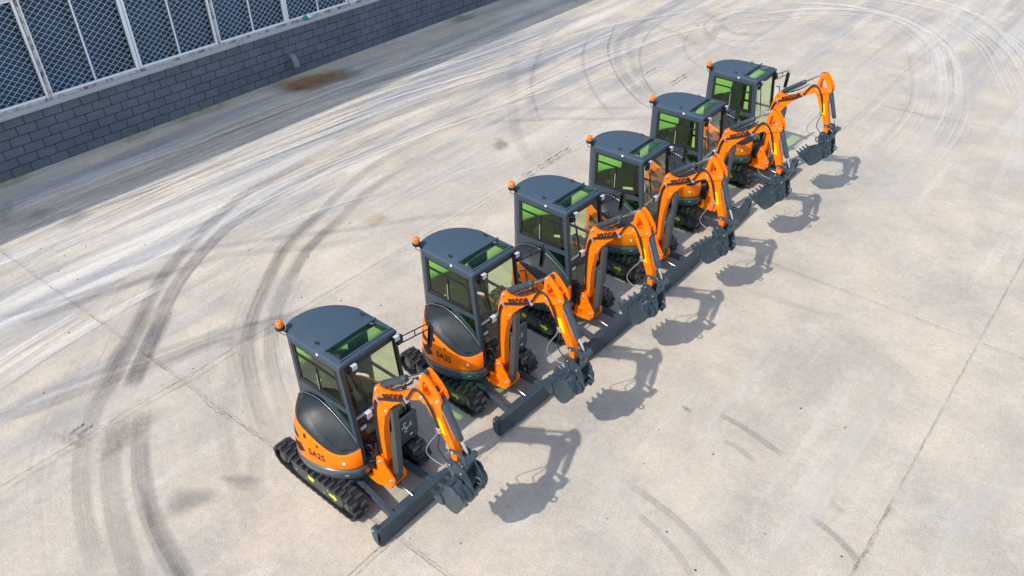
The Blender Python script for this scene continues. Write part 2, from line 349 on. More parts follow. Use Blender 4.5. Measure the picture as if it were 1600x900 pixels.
ribbons('pale_dust_tyre_marks', [
    (Q(1, [(-60, 812), (150, 712), (400, 605), (640, 515), (900, 408), (1200, 290), (1700, 130)]), .22, .85),
    (Q(1, [(-40, 905), (200, 772), (430, 672), (700, 540), (1000, 425), (1300, 310), (1700, 180)]), .25, .85),
    (Q(1, [(0, 770), (260, 650), (500, 560), (760, 450)]), .15, .5), (Q(1, [(200, 790), (500, 650), (800, 510), (1100, 390)]), .15, .5),
    (Q(2, [(-40, 262), (100, 170), (250, 80)]), .22, .8), (Q(2, [(-40, 338), (150, 208), (400, 55), (520, -10)]), .24, .8), (Q(2, [(-30, 290), (120, 190), (280, 90)]), .1, .5),
    (Q(2, [(0, 60), (120, -10), (300, -90), (500, -170)]), .2, .5),
    (Q(3, [(-100, 230), (200, 112), (400, 62), (600, 30)]), .25, .55), (Q(3, [(-100, 370), (100, 265), (300, 185), (500, 110), (720, 66)]), .28, .75),
    (Q(3, [(-100, 350), (120, 240), (330, 160), (560, 90)]), .12, .5),
    (Q(3, [(700, 60), (900, 32), (1100, 36), (1230, 78), (1320, 155), (1345, 260), (1330, 370)]), .3, .85),
    (Q(3, [(800, 10), (1000, 16), (1130, 36), (1270, 84), (1375, 180), (1395, 285), (1372, 385)]), .3, .9),
    (Q(3, [(1330, 350), (1260, 470), (1150, 600), (1060, 740)]), .6, .35), (Q(3, [(1372, 380), (1300, 520), (1180, 660)]), .5, .3),
    (Q(3, [(1050, -10), (1250, 14), (1420, 66), (1540, 150), (1600, 240), (1640, 330)]), .3, .75), (Q(3, [(1200, -20), (1380, 20), (1500, 80), (1600, 180), (1680, 300)]), .3, .75),
    (Q(3, [(1590, 280), (1600, 420), (1570, 560)]), .3, .55), (Q(3, [(1560, 300), (1575, 420), (1540, 520), (1480, 640)]), .2, .3),
    (Q(4, [(860, 115), (790, 200), (740, 262), (715, 330), (640, 385), (632, 450), (655, 520), (610, 580)]), .2, 0.42),
    (Q(4, [(1170, 340), (1110, 440), (1010, 590), (940, 700), (880, 790), (790, 910)]), .32, 0.39),
    (Q(4, [(1060, 500), (960, 600), (930, 680)]), .4, 0.18), (Q(4, [(880, 370), (850, 420), (800, 470)]), .3, 0.21),
    (Q(4, [(240, 420), (290, 590), (370, 680), (330, 790), (220, 880)]), .45, 0.27), (Q(4, [(400, 590), (520, 600), (650, 640), (560, 740), (440, 800)]), .45, 0.18),
    (Q(4, [(1620, 520), (1470, 680), (1390, 790), (1300, 910)]), .35, 0.30), (Q(4, [(1580, 420), (1430, 620), (1370, 760)]), .3, 0.15),
    (Q(2, [(640, 340), (900, 500)]), .3, .1),
    (Q(1, [(1230, 640), (1400, 560), (1600, 500)]), .3, .3), (Q(1, [(780, 750), (1000, 660), (1200, 600)]), .12, .4),
], WH)
rs = random.Random(21)
def strands(n, base, spread, wmin, wmax, smin, smax):
    out = []
    for _ in range(n):
        b = base[rs.randrange(len(base))]; o = rs.uniform(-spread, spread); L0 = len(b); i0 = rs.randrange(0, max(1, L0-3)); i1 = min(L0, i0+rs.randrange(3, L0+1))
        seg = b[i0:i1]
        if len(seg) < 3: continue
        pts = []
        for i, p in enumerate(seg):
            q0, q1 = seg[max(i-1, 0)], seg[min(i+1, len(seg)-1)]; d = Vector((q1[0]-q0[0], q1[1]-q0[1])); d.normalize()
            pts.append((p[0]-d.y*o+rs.uniform(-.06, .06), p[1]+d.x*o+rs.uniform(-.06, .06)))
        out.append((pts, rs.uniform(wmin, wmax), rs.uniform(smin, smax)))
    return out
LANE = [Q(1, [(-160, 870), (150, 712), (400, 605), (640, 515), (900, 408), (1200, 290), (1500, 200), (1900, 80)]), Q(1, [(-100, 700), (250, 580), (500, 490), (760, 380), (1050, 270), (1350, 180), (1700, 60)]),
        Q(1, [(200, 830), (500, 680), (800, 540), (1100, 420), (1400, 320), (1700, 230)]), Q(3, [(-100, 330), (100, 245), (300, 160), (500, 95), (720, 55), (900, 40)])]
LOOP = [Q(3, [(700, 60), (900, 32), (1100, 36), (1230, 78), (1320, 155), (1345, 260), (1330, 370), (1240, 500)]), Q(3, [(1050, -10), (1250, 14), (1420, 66), (1540, 150), (1600, 240), (1640, 330)])]
ARCD = [Q(1, [(1180, 380), (980, 490), (850, 560), (760, 610), (650, 705), (560, 800), (490, 895)])+Q(2, [(430, 110), (370, 215), (305, 360), (262, 480), (258, 640), (300, 860)]),
        Q(1, [(1500, 360), (1250, 470), (1090, 580), (980, 690), (900, 770), (855, 840), (826, 900)])+Q(2, [(790, 80), (772, 190), (795, 320), (850, 490)])]
ribbons('pale_dust_strands', strands(70, LANE, 1.5, .03, .12, .25, .6)+strands(26, LOOP, .9, .03, .10, .25, .6), WHS)
ribbons('dark_rubber_strands', strands(55, LANE, 1.7, .03, .14, .2, .5)+strands(14, LOOP, 1.0, .03, .1, .15, .4)+strands(26, ARCD, .7, .02, .08, .25, .6), DKS)
CR = decal_mat('joint_dirt', (.06, .055, .05), .8, 'crack', 2.2)
CH = decal_mat('crack_dirt', (.05, .046, .043), 1.0, 'crack', 7)
def ln(a, b, n=10): return [(a[0]+(b[0]-a[0])*i/n, a[1]+(b[1]-a[1])*i/n) for i in range(n+1)]
ribbons('slab_joints', [
    (ln((-13.3, -1.05), (-3.5, -.70)), .022, .8), (ln((-3.5, -.70), (1.45, -.56)), .024, .75), (ln((1.45, -.56), (8, -.5)), .028, .8),
    (ln((1.48, -9), (1.42, 8.6), 20), .026, .9), (ln((1.42, 8.6), (1.15, 32), 20), .026, .45), (ln((6.46, -9), (6.42, 12.4), 20), .020, .6), (ln((6.42, 12.4), (6.4, 40), 20), .02, .5),
    (ln((-3.6, -9), (-3.56, 12), 20), .03, .6), (ln((1.6, 8.68), (14, 8.62), 12), .024, .75), (ln((-13.3, 8.5), (-3.5, 8.6)), .02, .15),
    (ln((1.2, 17.85), (14, 18.3)), .03, .55), (ln((6.4, -.5), (12, -.45)), .024, .8), (ln((11.4, -9), (11.4, 30), 20), .03, .8)], CR, jag=.004, soft=False)
ribbons('surface_cracks', [
    (Q(2, [(180, 545), (290, 480), (400, 395), (470, 355)]), .016, .6), (Q(2, [(520, 330), (600, 290), (760, 185)]), .024, .6),
    (Q(2, [(620, 345), (680, 400), (740, 435), (860, 515)]), .018, .6), (Q(2, [(230, 470), (270, 440), (250, 455)]), .04, .7),
    (Q(3, [(410, 246), (440, 228), (458, 220)]), .06, 1), (Q(3, [(492, 272), (520, 254), (545, 240)]), .06, 1), (Q(3, [(458, 220), (500, 230), (540, 242)]), .02, .6),
    (Q(3, [(30, 560), (60, 545), (115, 510)]), .04, .8), (Q(3, [(110, 515), (150, 490), (180, 470)]), .05, .9),
    (Q(4, [(1060, 895), (1090, 850), (1180, 690)]), .02, .6)], CH, jag=.02, soft=False)

def blob(name, centre, rx, ry, rot, m, z=None, n=28, seed=0):
    ZL[0] += .0004; rr = random.Random(seed); bm = bmesh.new(); fl = bm.verts.layers.float.new('fade')
    ph = [rr.uniform(0, 6.28) for _ in range(4)]; rows = []
    for k, (t, a) in enumerate(((.02, 1), (.4, .95), (.7, .6), (1, 0))):
        row = []
        for i in range(n):
            th = 2*math.pi*i/n; q = t*(1+.16*math.sin(3*th+ph[0])+.1*math.sin(5*th+ph[1]))
            x, y = q*rx*math.cos(th), q*ry*math.sin(th)
            v = bm.verts.new((centre[0]+x*math.cos(rot)-y*math.sin(rot), centre[1]+x*math.sin(rot)+y*math.cos(rot), ZL[0])); v[fl] = a; row.append(v)
        rows.append(row)
    bm.faces.new(rows[0])
    for a, b in zip(rows, rows[1:]):
        for i in range(n): bm.faces.new([a[i], a[(i+1) % n], b[(i+1) % n], b[i]])
    bmesh.ops.recalc_face_normals(bm, faces=bm.faces)
    me = bpy.data.meshes.new(name); bm.to_mesh(me); bm.free(); me.materials.append(m)
    o = bpy.data.objects.new(name, me); COL.objects.link(o); tag(o, kind='structure'); return o
RUST = decal_mat('rust_stain_film', (.33, .17, .09), .85, 'blob', 1.3)
RUST2 = decal_mat('faint_rust_film', (.48, .27, .13), .75, 'blob', 5)
MOSS = decal_mat('moss_film', (.20, .19, .07), .8, 'blob', 4)
DMP = decal_mat('oil_film', (.13, .13, .14), .5, 'blob', 3)
GRIT = decal_mat('broken_concrete_film', (.24, .21, .18), .6, 'crack', 16)
blob('moss_patch', (-12.4, 9.45), 1.45, .50, R(75), MOSS, seed=5); blob('rust_stain', (-12.35, 9.15), 1.3, .62, R(70), RUST, seed=3); blob('rust_stain', (-12.5, 8.95), .9, .36, R(75), RUST, seed=4)
blob('moss_patch', (-12.95, 16.3), .7, .25, R(70), MOSS, seed=1); blob('moss_patch', (-13.05, 6.1), .5, .13, R(90), MOSS, seed=2)
blob('rust_stain', (-4.9, 4.9), .35, .17, R(70), RUST2, seed=9)
for i in range(4): blob('moss_patch', (-13.15+random.uniform(0, .1), 1+i*2.6+random.uniform(-1, 1)), random.uniform(.5, 1.2), .12, R(90), MOSS, seed=20+i)
pp = gpt(195, 680); blob('broken_patch', (pp.x, pp.y), .65, .3, R(100), GRIT, seed=11)
pp = gpt(105, 690); blob('broken_patch', (pp.x, pp.y), .3, .2, R(20), GRIT, seed=12)
for i, (px, py, a) in enumerate(((290, 790, .3), (60, 340, .2), (115, 345, .3), (780, 230, .25), (5, 340, .4), (1070, 646, .06), (1415, 556, .05), (372, 760, .2), (1162, 493, .06))):
    pp = gpt(px, py); blob('oil_spot', (pp.x, pp.y), a*1.5, a*.8, R(70+20*i), DMP, seed=40+i)

# loose specks of grit on the slab
mb = MB()
for i in range(420):
    x, y = random.uniform(-13, 11), random.uniform(-4, 28); r = random.uniform(.006, .02)
    vs = [mb.bm.verts.new((x+r*math.cos(a)*random.uniform(.7, 1.3), y+r*math.sin(a)*random.uniform(.7, 1.3), .004)) for a in (0, 1.3, 2.5, 3.8, 5)]
    tp = mb.bm.verts.new((x, y, .006+r*.7))
    for k in range(5): mb.face([vs[k], vs[(k+1) % 5], tp], M['hose'])
tag(mb.build('loose_grit'), 'dark specks of grit scattered over the pale concrete slab', 'grit', kind='stuff')

# ------------------------------------------------------------------ workshop building along the yard
WX = -13.4
def brick_mat():
    m = bpy.data.materials.new('grey_block_wall'); m.use_nodes = True; t = m.node_tree; L = t.links; N = t.nodes.new
    b = t.nodes['Principled BSDF']; b.inputs['Roughness'].default_value = .7
    tc = N('ShaderNodeTexCoord'); sp = N('ShaderNodeSeparateXYZ'); cb = N('ShaderNodeCombineXYZ')
    L.new(tc.outputs['Object'], sp.inputs[0]); L.new(sp.outputs[1], cb.inputs[0]); L.new(sp.outputs[2], cb.inputs[1])
    br = N('ShaderNodeTexBrick'); L.new(cb.outputs[0], br.inputs['Vector'])
    br.inputs['Color1'].default_value = (.105, .123, .160, 1); br.inputs['Color2'].default_value = (.122, .141, .180, 1); br.inputs['Mortar'].default_value = (.010, .011, .014, 1)
    br.inputs['Scale'].default_value = 1; br.inputs['Brick Width'].default_value = .47; br.inputs['Row Height'].default_value = .235
    br.inputs['Mortar Size'].default_value = .0095; br.inputs['Mortar Smooth'].default_value = .1
    n = N('ShaderNodeTexNoise'); n.inputs['Scale'].default_value = 30; n.inputs['Detail'].default_value = 5; L.new(tc.outputs['Object'], n.inputs['Vector'])
    r = N('ShaderNodeMapRange'); r.inputs[3].default_value = .8; r.inputs[4].default_value = 1.2; L.new(n.outputs[0], r.inputs[0])
    n5 = N('ShaderNodeTexNoise'); n5.inputs['Scale'].default_value = 1.3; n5.inputs['Detail'].default_value = 6; L.new(tc.outputs['Object'], n5.inputs['Vector'])
    r5 = N('ShaderNodeMapRange'); r5.inputs[1].default_value = .3; r5.inputs[2].default_value = .7; r5.inputs[3].default_value = .85; r5.inputs[4].default_value = 1.15; L.new(n5.outputs[0], r5.inputs[0])
    mm = N('ShaderNodeMath'); mm.operation = 'MULTIPLY'; L.new(r.outputs[0], mm.inputs[0]); L.new(r5.outputs[0], mm.inputs[1])
    s = N('ShaderNodeVectorMath'); s.operation = 'SCALE'; L.new(br.outputs[0], s.inputs[0]); L.new(mm.outputs[0], s.inputs['Scale']); L.new(s.outputs[0], b.inputs['Base Color'])
    bp = N('ShaderNodeBump'); bp.inputs['Distance'].default_value = .012; bp.inputs['Strength'].default_value = .8; bp.invert = True
    L.new(br.outputs['Fac'], bp.inputs['Height']); L.new(bp.outputs[0], b.inputs['Normal']); return m
def worn(name, col, rust, amt, sc=3.0):
    m = bpy.data.materials.new(name); m.use_nodes = True; t = m.node_tree; L = t.links; N = t.nodes.new
    b = t.nodes['Principled BSDF']; b.inputs['Roughness'].default_value = .6
    tc = N('ShaderNodeTexCoord'); n = N('ShaderNodeTexNoise'); n.inputs['Scale'].default_value = sc; n.inputs['Detail'].default_value = 8; n.inputs['Roughness'].default_value = .75
    L.new(tc.outputs['Object'], n.inputs['Vector'])
    r = N('ShaderNodeMapRange'); r.inputs[1].default_value = .62-amt; r.inputs[2].default_value = .70-amt*.8; L.new(n.outputs[0], r.inputs[0])
    x = N('ShaderNodeMix'); x.data_type = 'RGBA'; x.inputs[6].default_value = (*col, 1); x.inputs[7].default_value = (*rust, 1)
    L.new(r.outputs[0], x.inputs[0]); L.new(x.outputs[2], b.inputs['Base Color']); return m
BR = brick_mat()
CONC = worn('ledge_concrete', (.40, .41, .43), (.20, .17, .15), .04)
WHITE = worn('white_worn_paint', (.74, .78, .84), (.22, .12, .07), .01, 6)
RUSTY = worn('rusty_paint', (.52, .50, .50), (.16, .07, .035), .14, 4)
DGL = mat('dark_window_glass', (.020, .062, .120), .35, spec=.2, var=.35, vscale=.6)
HALL = mat('pale_render', (.45, .46, .48), .8, var=.08, vscale=2)
Y0, Y1 = -30.0, 60.0
bld = empty('workshop_building', (WX, 10, 0))
tag(bld, 'long workshop building with grey block base, white mesh guarded windows and an added, unseen shade overhang', 'building')
def bpart(mb, name, **k):
    o = mb.build(name, **k); o.parent = bld; o.matrix_parent_inverse = Matrix.Translation(-Vector((WX, 10, 0))); return o
mb = MB(); mb.box((WX-.15, (Y0+Y1)/2, .66), (.30, Y1-Y0, 1.50), BR); bpart(mb, 'block_wall')
mb = MB(); mb.box((WX-.10, (Y0+Y1)/2, 1.45), (.34, Y1-Y0, .075), CONC); led = bpart(mb, 'ledge', bevel=.012)
mb = MB(); mb.box((WX-.20, (Y0+Y1)/2, 1.5275), (.20, Y1-Y0, .075), RUSTY); bpart(mb, 'sill_rail', bevel=.008)
mb = MB(); mb.box((WX-.31, (Y0+Y1)/2, 2.72), (.02, Y1-Y0, 2.30), DGL)
yy = Y0
bpart(mb, 'window_glass')
for k in range(-2, 10):
    for h in (0, .5):
        mb = MB(); mb.box((WX-.285, 2.21+2.375*(k+h)-.09, 2.72), (.03, .03, 2.3), M['black']); bpart(mb, 'inner_mullion')
mb = MB(); mb.box((WX-.2, (Y0+Y1)/2, 4.47), (.4, Y1-Y0, .86), HALL); bpart(mb, 'upper_wall')
mb = MB(); mb.box((WX-7, (Y0+Y1)/2, 5.0), (14, Y1-Y0, .16), HALL); bpart(mb, 'roof')
# canopy: out of view, put in to shade the strip; translucent to lighten it
CAN = bpy.data.materials.new('added_canopy_sheet'); CAN.use_nodes = True; t_ = CAN.node_tree; t_.nodes.clear()
o_ = t_.nodes.new('ShaderNodeOutputMaterial'); a_ = t_.nodes.new('ShaderNodeBsdfTranslucent'); b_ = t_.nodes.new('ShaderNodeBsdfDiffuse'); m_ = t_.nodes.new('ShaderNodeMixShader')
a_.inputs[0].default_value = (.80, .87, .95, 1); b_.inputs[0].default_value = (.6, .68, .75, 1); m_.inputs[0].default_value = .12
t_.links.new(a_.outputs[0], m_.inputs[1]); t_.links.new(b_.outputs[0], m_.inputs[2]); t_.links.new(m_.outputs[0], o_.inputs[0])
mb = MB(); mb.grid([[(WX+.0, y, 5.12), (WX+2.2, y, 5.0)] for y in (Y0, Y1)], CAN, False); cn = bpart(mb, 'added_canopy')
mb = MB(); mb.box((WX+2.22, (Y0+Y1)/2, 4.98), (.05, Y1-Y0, .10), WHITE); bpart(mb, 'added_canopy_gutter')  # edge rail of the added sheet, likewise out of view
mb = MB()
mb = MB(); mb.box((WX-.2, Y0-.1, 2.45), (.4, .2, 4.9), HALL); mb.box((WX-.2, Y1+.1, 2.45), (.4, .2, 4.9), HALL); mb.box((WX-6.5, (Y0+Y1)/2, 2.45), (.2, Y1-Y0, 4.9), M['black']); bpart(mb, 'inner_wall')
# panels
def clip_line(y0, z0, dy, dz, ya, yb, za, zb):
    t0, t1 = -99., 99.
    for p, d, a, b in ((y0, dy, ya, yb), (z0, dz, za, zb)):
        u, v = (a-p)/d, (b-p)/d
        if u > v: u, v = v, u
        t0 = max(t0, u); t1 = min(t1, v)
    return (t0, t1) if t1 > t0 else None
wire = mat('galvanised_wire', (.78, .81, .85), .4, metal=.3)
for k in range(-2, 10):
    ya = 2.21+2.375*k; yb = ya+2.375
    rusty = (k % 2 == 0)
    mb = MB()
    if rusty:
        mb.box((WX-.12, ya-.052, 2.76), (.06, .06, 2.39), WHITE); mb.box((WX-.11, ya+.02, 2.76), (.07, .055, 2.39), RUSTY); mb.box((WX-.15, ya-.012, 2.76), (.03, .02, 2.3), M['black'])
        mb.box((WX-.12, ya+.075, 2.76), (.05, .04, 2.39), WHITE)
    else:
        mb.box((WX-.12, ya-.05, 2.76), (.06, .085, 2.39), WHITE); mb.box((WX-.12, ya+.045, 2.76), (.05, .065, 2.39), WHITE)
    bpart(mb, 'window_post', bevel=.006)
    mb = MB(); a, b = ya+.095, yb-.095
    for z in (1.60, 3.90): mb.box((WX-.12, (a+b)/2, z), (.045, b-a, .055), WHITE)
    mb.box((WX-.12, (a+b)/2, 2.75), (.035, .04, 2.245), WHITE)
    fr = bpart(mb, 'guard_frame', bevel=.004)
    mb = MB()
    for sgn in (1, -1):
        z0 = 1.6; y = a-4
        while y < b+4:
            c = clip_line(y, z0, 1.0, sgn*.75, a, b, 1.628, 3.872)
            if c:
                jit = random.uniform(-.004, .004)
                mb.tube([(WX-.115+sgn*.004, y+c[0], z0+sgn*.75*c[0]+jit), (WX-.115+sgn*.004, y+c[1], z0+sgn*.75*c[1]+jit)],   .0042, wire, 4, False)
            y += .20
    mo = mb.build('wire_mesh'); mo.parent = fr
mb = MB(); mb.box((WX-.12, (Y0+Y1)/2, 3.98), (.08, Y1-Y0, .09), WHITE); bpart(mb, 'top_rail', bevel=.006)

# drain pipe spout through the wall
mb = MB(); pth = smooth_path([(WX-.05, 9.17, .62), (WX+.10, 9.16, .61), (WX+.20, 9.15, .54), (WX+.26, 9.15, .40), (WX+.27, 9.15, .34)], 6)
mb.tube(pth, .095, mat('grey_pvc', (.17, .19, .23), .35, var=.1), 20, True)
pp = Vector(pth[-1]); mb.cyl(pp+Vector((0, 0, .0)), pp+Vector((0, 0, -.006)), .082, M['black'])
tag(mb.build('drain_pipe'), 'short grey plastic drain spout sticking out of the block wall above the rust stain', 'pipe')
# crumpled bag on the ledge
mb = MB(); tq = mat('teal_film', (.02, .30, .30), .3); wq = mat('white_film', (.75, .78, .8), .35)
for (cx, cy, cz, rr_, mm) in ((WX-.06, 9.98, 1.53, .095, tq), (WX-.05, 10.12, 1.54, .10, wq)):
    rows = []
    rj = random.Random(int(cy*100))
    for i in range(1, 6):
        ph = math.pi*i/6; rows.append([(cx+rr_*math.sin(ph)*math.cos(a)*rj.uniform(.7, 1.2)*.7, cy+rr_*math.sin(ph)*math.sin(a)*rj.uniform(.7, 1.25), cz+.035+rr_*.65*math.cos(ph)*rj.uniform(.7, 1.2)) for a in [2*math.pi*k/9 for k in range(9)]])
    V = mb.grid(rows, mm, False, True); mb.face(V[0][::-1], mm); mb.face(V[-1], mm)
tag(mb.build('crumpled_bag'), 'crumpled teal and white plastic bag lying on the window ledge', 'bag')

# ------------------------------------------------------------------ mini excavator
PIV = (.75, -.03, 0)        # the boom swings about this upright pin
SW = set()
YB = -.03
def build_excavator():
    root = empty('mini_excavator')
    def sw(o): SW.add(o.name.split('.')[0]); return o
    # ---- tracks
    def track(sy):
        cx0, cz0, r0 = -.70, .265, .185; cx1, cz1, r1 = .705, .228, .190
        pts = []
        for i in range(13): a = R(90+180*i/12+2); pts.append((cx0+r0*math.cos(a), cz0+r0*math.sin(a)))
        for x in (-.52, -.3, 0, .3, .55): pts.append((x, .040 if x > -.5 else .055))
        for i in range(13): a = R(-90+180*i/12); pts.append((cx1+r1*math.cos(a), cz1+r1*math.sin(a)))
        for x, z in ((.45, .413), (.2, .405), (-.05, .403), (-.3, .41), (-.5, .43)): pts.append((x, z))
        P = [Vector((x, 0, z)) for x, z in pts]; n = len(P)
        L = [0]
        for i in range(n): L.append(L[-1]+(P[(i+1) % n]-P[i]).length)
        T = L[-1]
        def at(s):
            s %= T
            for i in range(n):
                if L[i+1] >= s: break
            a, b = P[i], P[(i+1) % n]; p = a+(b-a)*((s-L[i])/(L[i+1]-L[i]))
            return p
        def fr(s):
            p = at(s); d = (at(s+.02)-at(s-.02)).normalized(); nn = Vector((-d.z, 0, d.x))
            if (p+nn*.01-Vector((0, 0, .24))).length < (p-Vector((0, 0, .24))).length: nn = -nn
            return p, d, nn
        yi, yo = sy*.497, sy*.742; mb = MB()
        rows = []
        K = 96
        for i in range(K+1):
            p, d, nn = fr(T*i/K)
            rows.append([p+Vector((0, yi, 0)), p+Vector((0, yo, 0)), p-nn*.026+Vector((0, yo, 0)), p-nn*.026+Vector((0, yi, 0))])
        mb.grid(rows, M['black'], False, True)
        NP = 33; pit = T/NP
        for i in range(NP):
            for side in (0, 1):
                p, d, nn = fr((i+.5*side)*pit); W = Vector((0, 1, 0))
                ya, ym = (yo, (yi+yo)/2-(yi-yo)*.03) if side == 0 else (yi, (yi+yo)/2+(yi-yo)*.03)
                h = .033; q = []
                wa, wm = .030, .019
                for hh, k in ((-.002, 1.0), (h, .66)):
                    for yv, wv, sg in ((ya, wa, -1), (ya, wa, 1), (ym, wm, 1), (ym, wm, -1)):
                        y2 = yv if hh < 0 else yv+((ym+ya)/2-yv)*.10
                        q.append(p+nn*hh+d*(sg*wv*k)+W*y2)
                mb.hexa(q, M['rubber'])
        tr = mb.build('track', root)
        # frame, wheels
        mb = MB(); ya, yb = sorted((sy*.53, sy*.708))
        mb.prism([(-.50, .13), (-.40, .085), (.50, .085), (.60, .13), (.62, .24), (.50, .335), (-.30, .345), (-.52, .30)], ya, yb, M['frame'])
        for x, z in ((-.2, .16), (.2, .16), (.45, .22), (-.42, .2), (0.0, .27), (.3, .27)): mb.ycyl(x, z, sy*.708, sy*.716, .012, M['silver'], 8)
        f = mb.build('track_frame', tr, bevel=.02)
        mb = MB()
        if True:
            o = sy*.7105
            def arrow(x, z, s_): return [mb.bm.verts.new((x+a*s_, o, z+b*s_)) for a, b in ((-.5, -.16), (.12, -.16), (.12, -.4), (.55, 0), (.12, .4), (.12, .16), (-.5, .16))]
            mb.face(arrow(.40, .215, .17), M['yellow'])
            mb.face([mb.bm.verts.new((x, o, z)) for x, z in ((-.14, .20), (-.02, .20), (-.02, .28), (-.14, .28))], M['yellow'])
        mb.build('arrow_sticker', tr)
        mb = MB()
        mb.ycyl(cx0, cz0, sy*.54, sy*.70, .115, M['frame'], 24); mb.ycyl(cx0, cz0, sy*.70, sy*.725, .07, M['frame'], 16)
        for i in range(10):
            a = 2*math.pi*i/10; c, s_ = math.cos(a), math.sin(a)
            mb.box((cx0+.13*c, sy*.62, cz0+.13*s_), (.05, .05, .035), M['silver'], Matrix.Rotation(-a, 3, 'Y'))
        mb.build('drive_sprocket', tr, bevel=.004)
        mb = MB(); mb.ycyl(cx1, cz1, sy*.56, sy*.68, .155, M['frame'], 24); mb.ycyl(cx1, cz1, sy*.68, sy*.72, .06, M['frame'], 16); mb.build('idler_wheel', tr, bevel=.006)
        for x in (-.36, -.12, .12, .36):
            mb = MB(); mb.ycyl(x, .10, sy*.56, sy*.70, .055, M['frame'], 14); mb.build('track_roller', tr)
    track(-1); track(1)
    # ---- undercarriage
    mb = MB()
    mb.prism([(-.42, -.5), (-.2, -.28), (.2, -.28), (.46, -.5), (.52, -.42), (.50, .42), (.46, .5), (.2, .28), (-.2, .28), (-.42, .5)], .22, .38, M['dark'], 'z')
    mb.cyl((0, 0, .38), (0, 0, .47), .33, M['black'], 32)
    mb.build('undercarriage', root, bevel=.01)
    # ---- dozer blade
    mb = MB()
    prof = [(1.385, .035), (1.425, .03), (1.405, .10), (1.395, .18), (1.405, .27), (1.435, .355), (1.42, .365), (1.37, .345), (1.365, .28), (1.36, .18), (1.37, .09)]
    mb.prism(prof, -.76, .76, M['dark'])
    bl = mb.build('dozer_blade', root, bevel=.004)
    mb = MB()
    for sy in (-1, 1):
        mb.prism([(1.30, .09), (1.39, .03), (1.40, .355), (1.34, .375), (1.29, .33), (1.275, .2)], sy*.735, sy*.772, M['dark'])
        mb.ycyl(1.325, .32, sy*.69, sy*.775, .045, M['dark'], 14)
        mb.ycyl(1.325, .32, sy*.775, sy*.782, .018, M['silver'], 10)
    mb.box((1.345, 0, .30), (.05, 1.46, .05), M['dark'])
    mb.build('blade_end_plate', bl, bevel=.008)
    mb = MB()
    for sy in (-1, 1):
        a = Vector((.42, sy*.31, .27)); b = Vector((1.37, sy*.40, .20)); d = (b-a)
        rot = Matrix(((d.x, 0, 0), (d.y, 1, 0), (d.z, 0, 1)))
        q = d.to_track_quat('X', 'Z').to_matrix()
        mb.box((a+b)/2, (d.length, .085, .095), M['dark'], q)
    mb.box((1.22, 0, .18), (.06, .78, .07), M['dark'])
    mb.build('blade_arm', bl, bevel=.01)
    mb = MB(); mb.cyl((.62, 0, .36), (1.02, 0, .30), .042, M['dark'], 18); mb.cyl((1.02, 0, .30), (1.32, 0, .25), .015, M['chrome'], 12)
    mb.ycyl(1.33, .25, -.045, .045, .032, M['dark'], 14); mb.box((1.34, .055, .24), (.08, .02, .12), M['dark']); mb.box((1.34, -.055, .24), (.08, .02, .12), M['dark'])
    mb.tube(smooth_path([(.72, .05, .42), (.85, .06, .44), (.98, .05, .40), (1.0, .03, .35)], 5), .011, M['hose'], 6)
    mb.build('blade_cylinder', bl, bevel=.003)
    # ---- slewing body
    OUT = [(.655, -.26), (.63, -.37), (.55, -.47), (.44, -.56), (.28, -.645), (.08, -.70), (-.14, -.715), (-.34, -.655), (-.50, -.54), (-.63, -.38), (-.71, -.2), (-.735, 0),
           (-.71, .2), (-.62, .41), (-.46, .58), (-.25, .69), (0, .735), (.3, .745), (.55, .735), (.655, .68)]
    O = smooth_path([(x, y, 0) for x, y in OUT], 4)
    mb = MB()
    rows = []
    for z, k in ((.43, .90), (.455, .965), (.50, 1.0), (.615, 1.012), (.650, 1.0), (.662, .96)):
        rows.append([(p.x*k, p.y*k, z) for p in O])
    V = mb.grid(rows, M['skirt'], True, True); mb.face(V[0], M['skirt']); mb.face(V[-1], M['skirt'])
    sk = mb.build('body_skirt', root)
    mb = MB(); mb.box((.545, -.505, .585), (.06, .006, .022), M['silver'], Matrix.Rotation(R(47), 3, 'Z')); mb.build('reflector', sk)
    # stations of the engine cover and of the orange panel (right front round to the left rear)
    ST = [  # outline at z .68 | top edge (x,y,z) | ridge | cab line
        ((.645, -.285), (.635, -.275, 1.00), (.62, -.27, 1.01), (.61, -.262, 1.02)),
        ((.615, -.385), (.595, -.365, .965), (.58, -.35, .975), (.59, -.262, 1.07)),
        ((.545, -.475), (.52, -.46, .94), (.50, -.43, .96), (.54, -.262, 1.13)),
        ((.42, -.57), (.39, -.55, .965), (.37, -.475, 1.05), (.44, -.262, 1.22)),
        ((.25, -.65), (.22, -.615, 1.07), (.195, -.505, 1.19), (.24, -.262, 1.34)),
        ((.02, -.705), (.0, -.645, 1.19), (-.02, -.515, 1.315), (.03, -.262, 1.43)),
        ((-.22, -.70), (-.20, -.63, 1.26), (-.20, -.50, 1.375), (-.18, -.262, 1.46)),
        ((-.42, -.605), (-.375, -.54, 1.275), (-.36, -.43, 1.375), (-.37, -.262, 1.42)),
        ((-.58, -.45), (-.535, -.40, 1.27), (-.50, -.34, 1.325), (-.51, -.262, 1.36)),
        ((-.685, -.26), (-.665, -.25, 1.265), (-.63, -.25, 1.275), (-.61, -.255, 1.28))]
    def stn(u):
        i = min(int(u), len(ST)-2); t = u-i
        g = lambda k: (ST[max(i-1, 0)][k], ST[i][k], ST[i+1][k], ST[min(i+2, len(ST)-1)][k])
        res = []
        for k in range(4):
            a, b, c, d = [Vector(v) if len(v) == 3 else Vector((v[0], v[1], .68)) for v in g(k)]
            res.append(.5*((2*b)+(c-a)*t+(2*a-5*b+4*c-d)*t*t+(-a+3*b-3*c+d)*t**3))
        return res
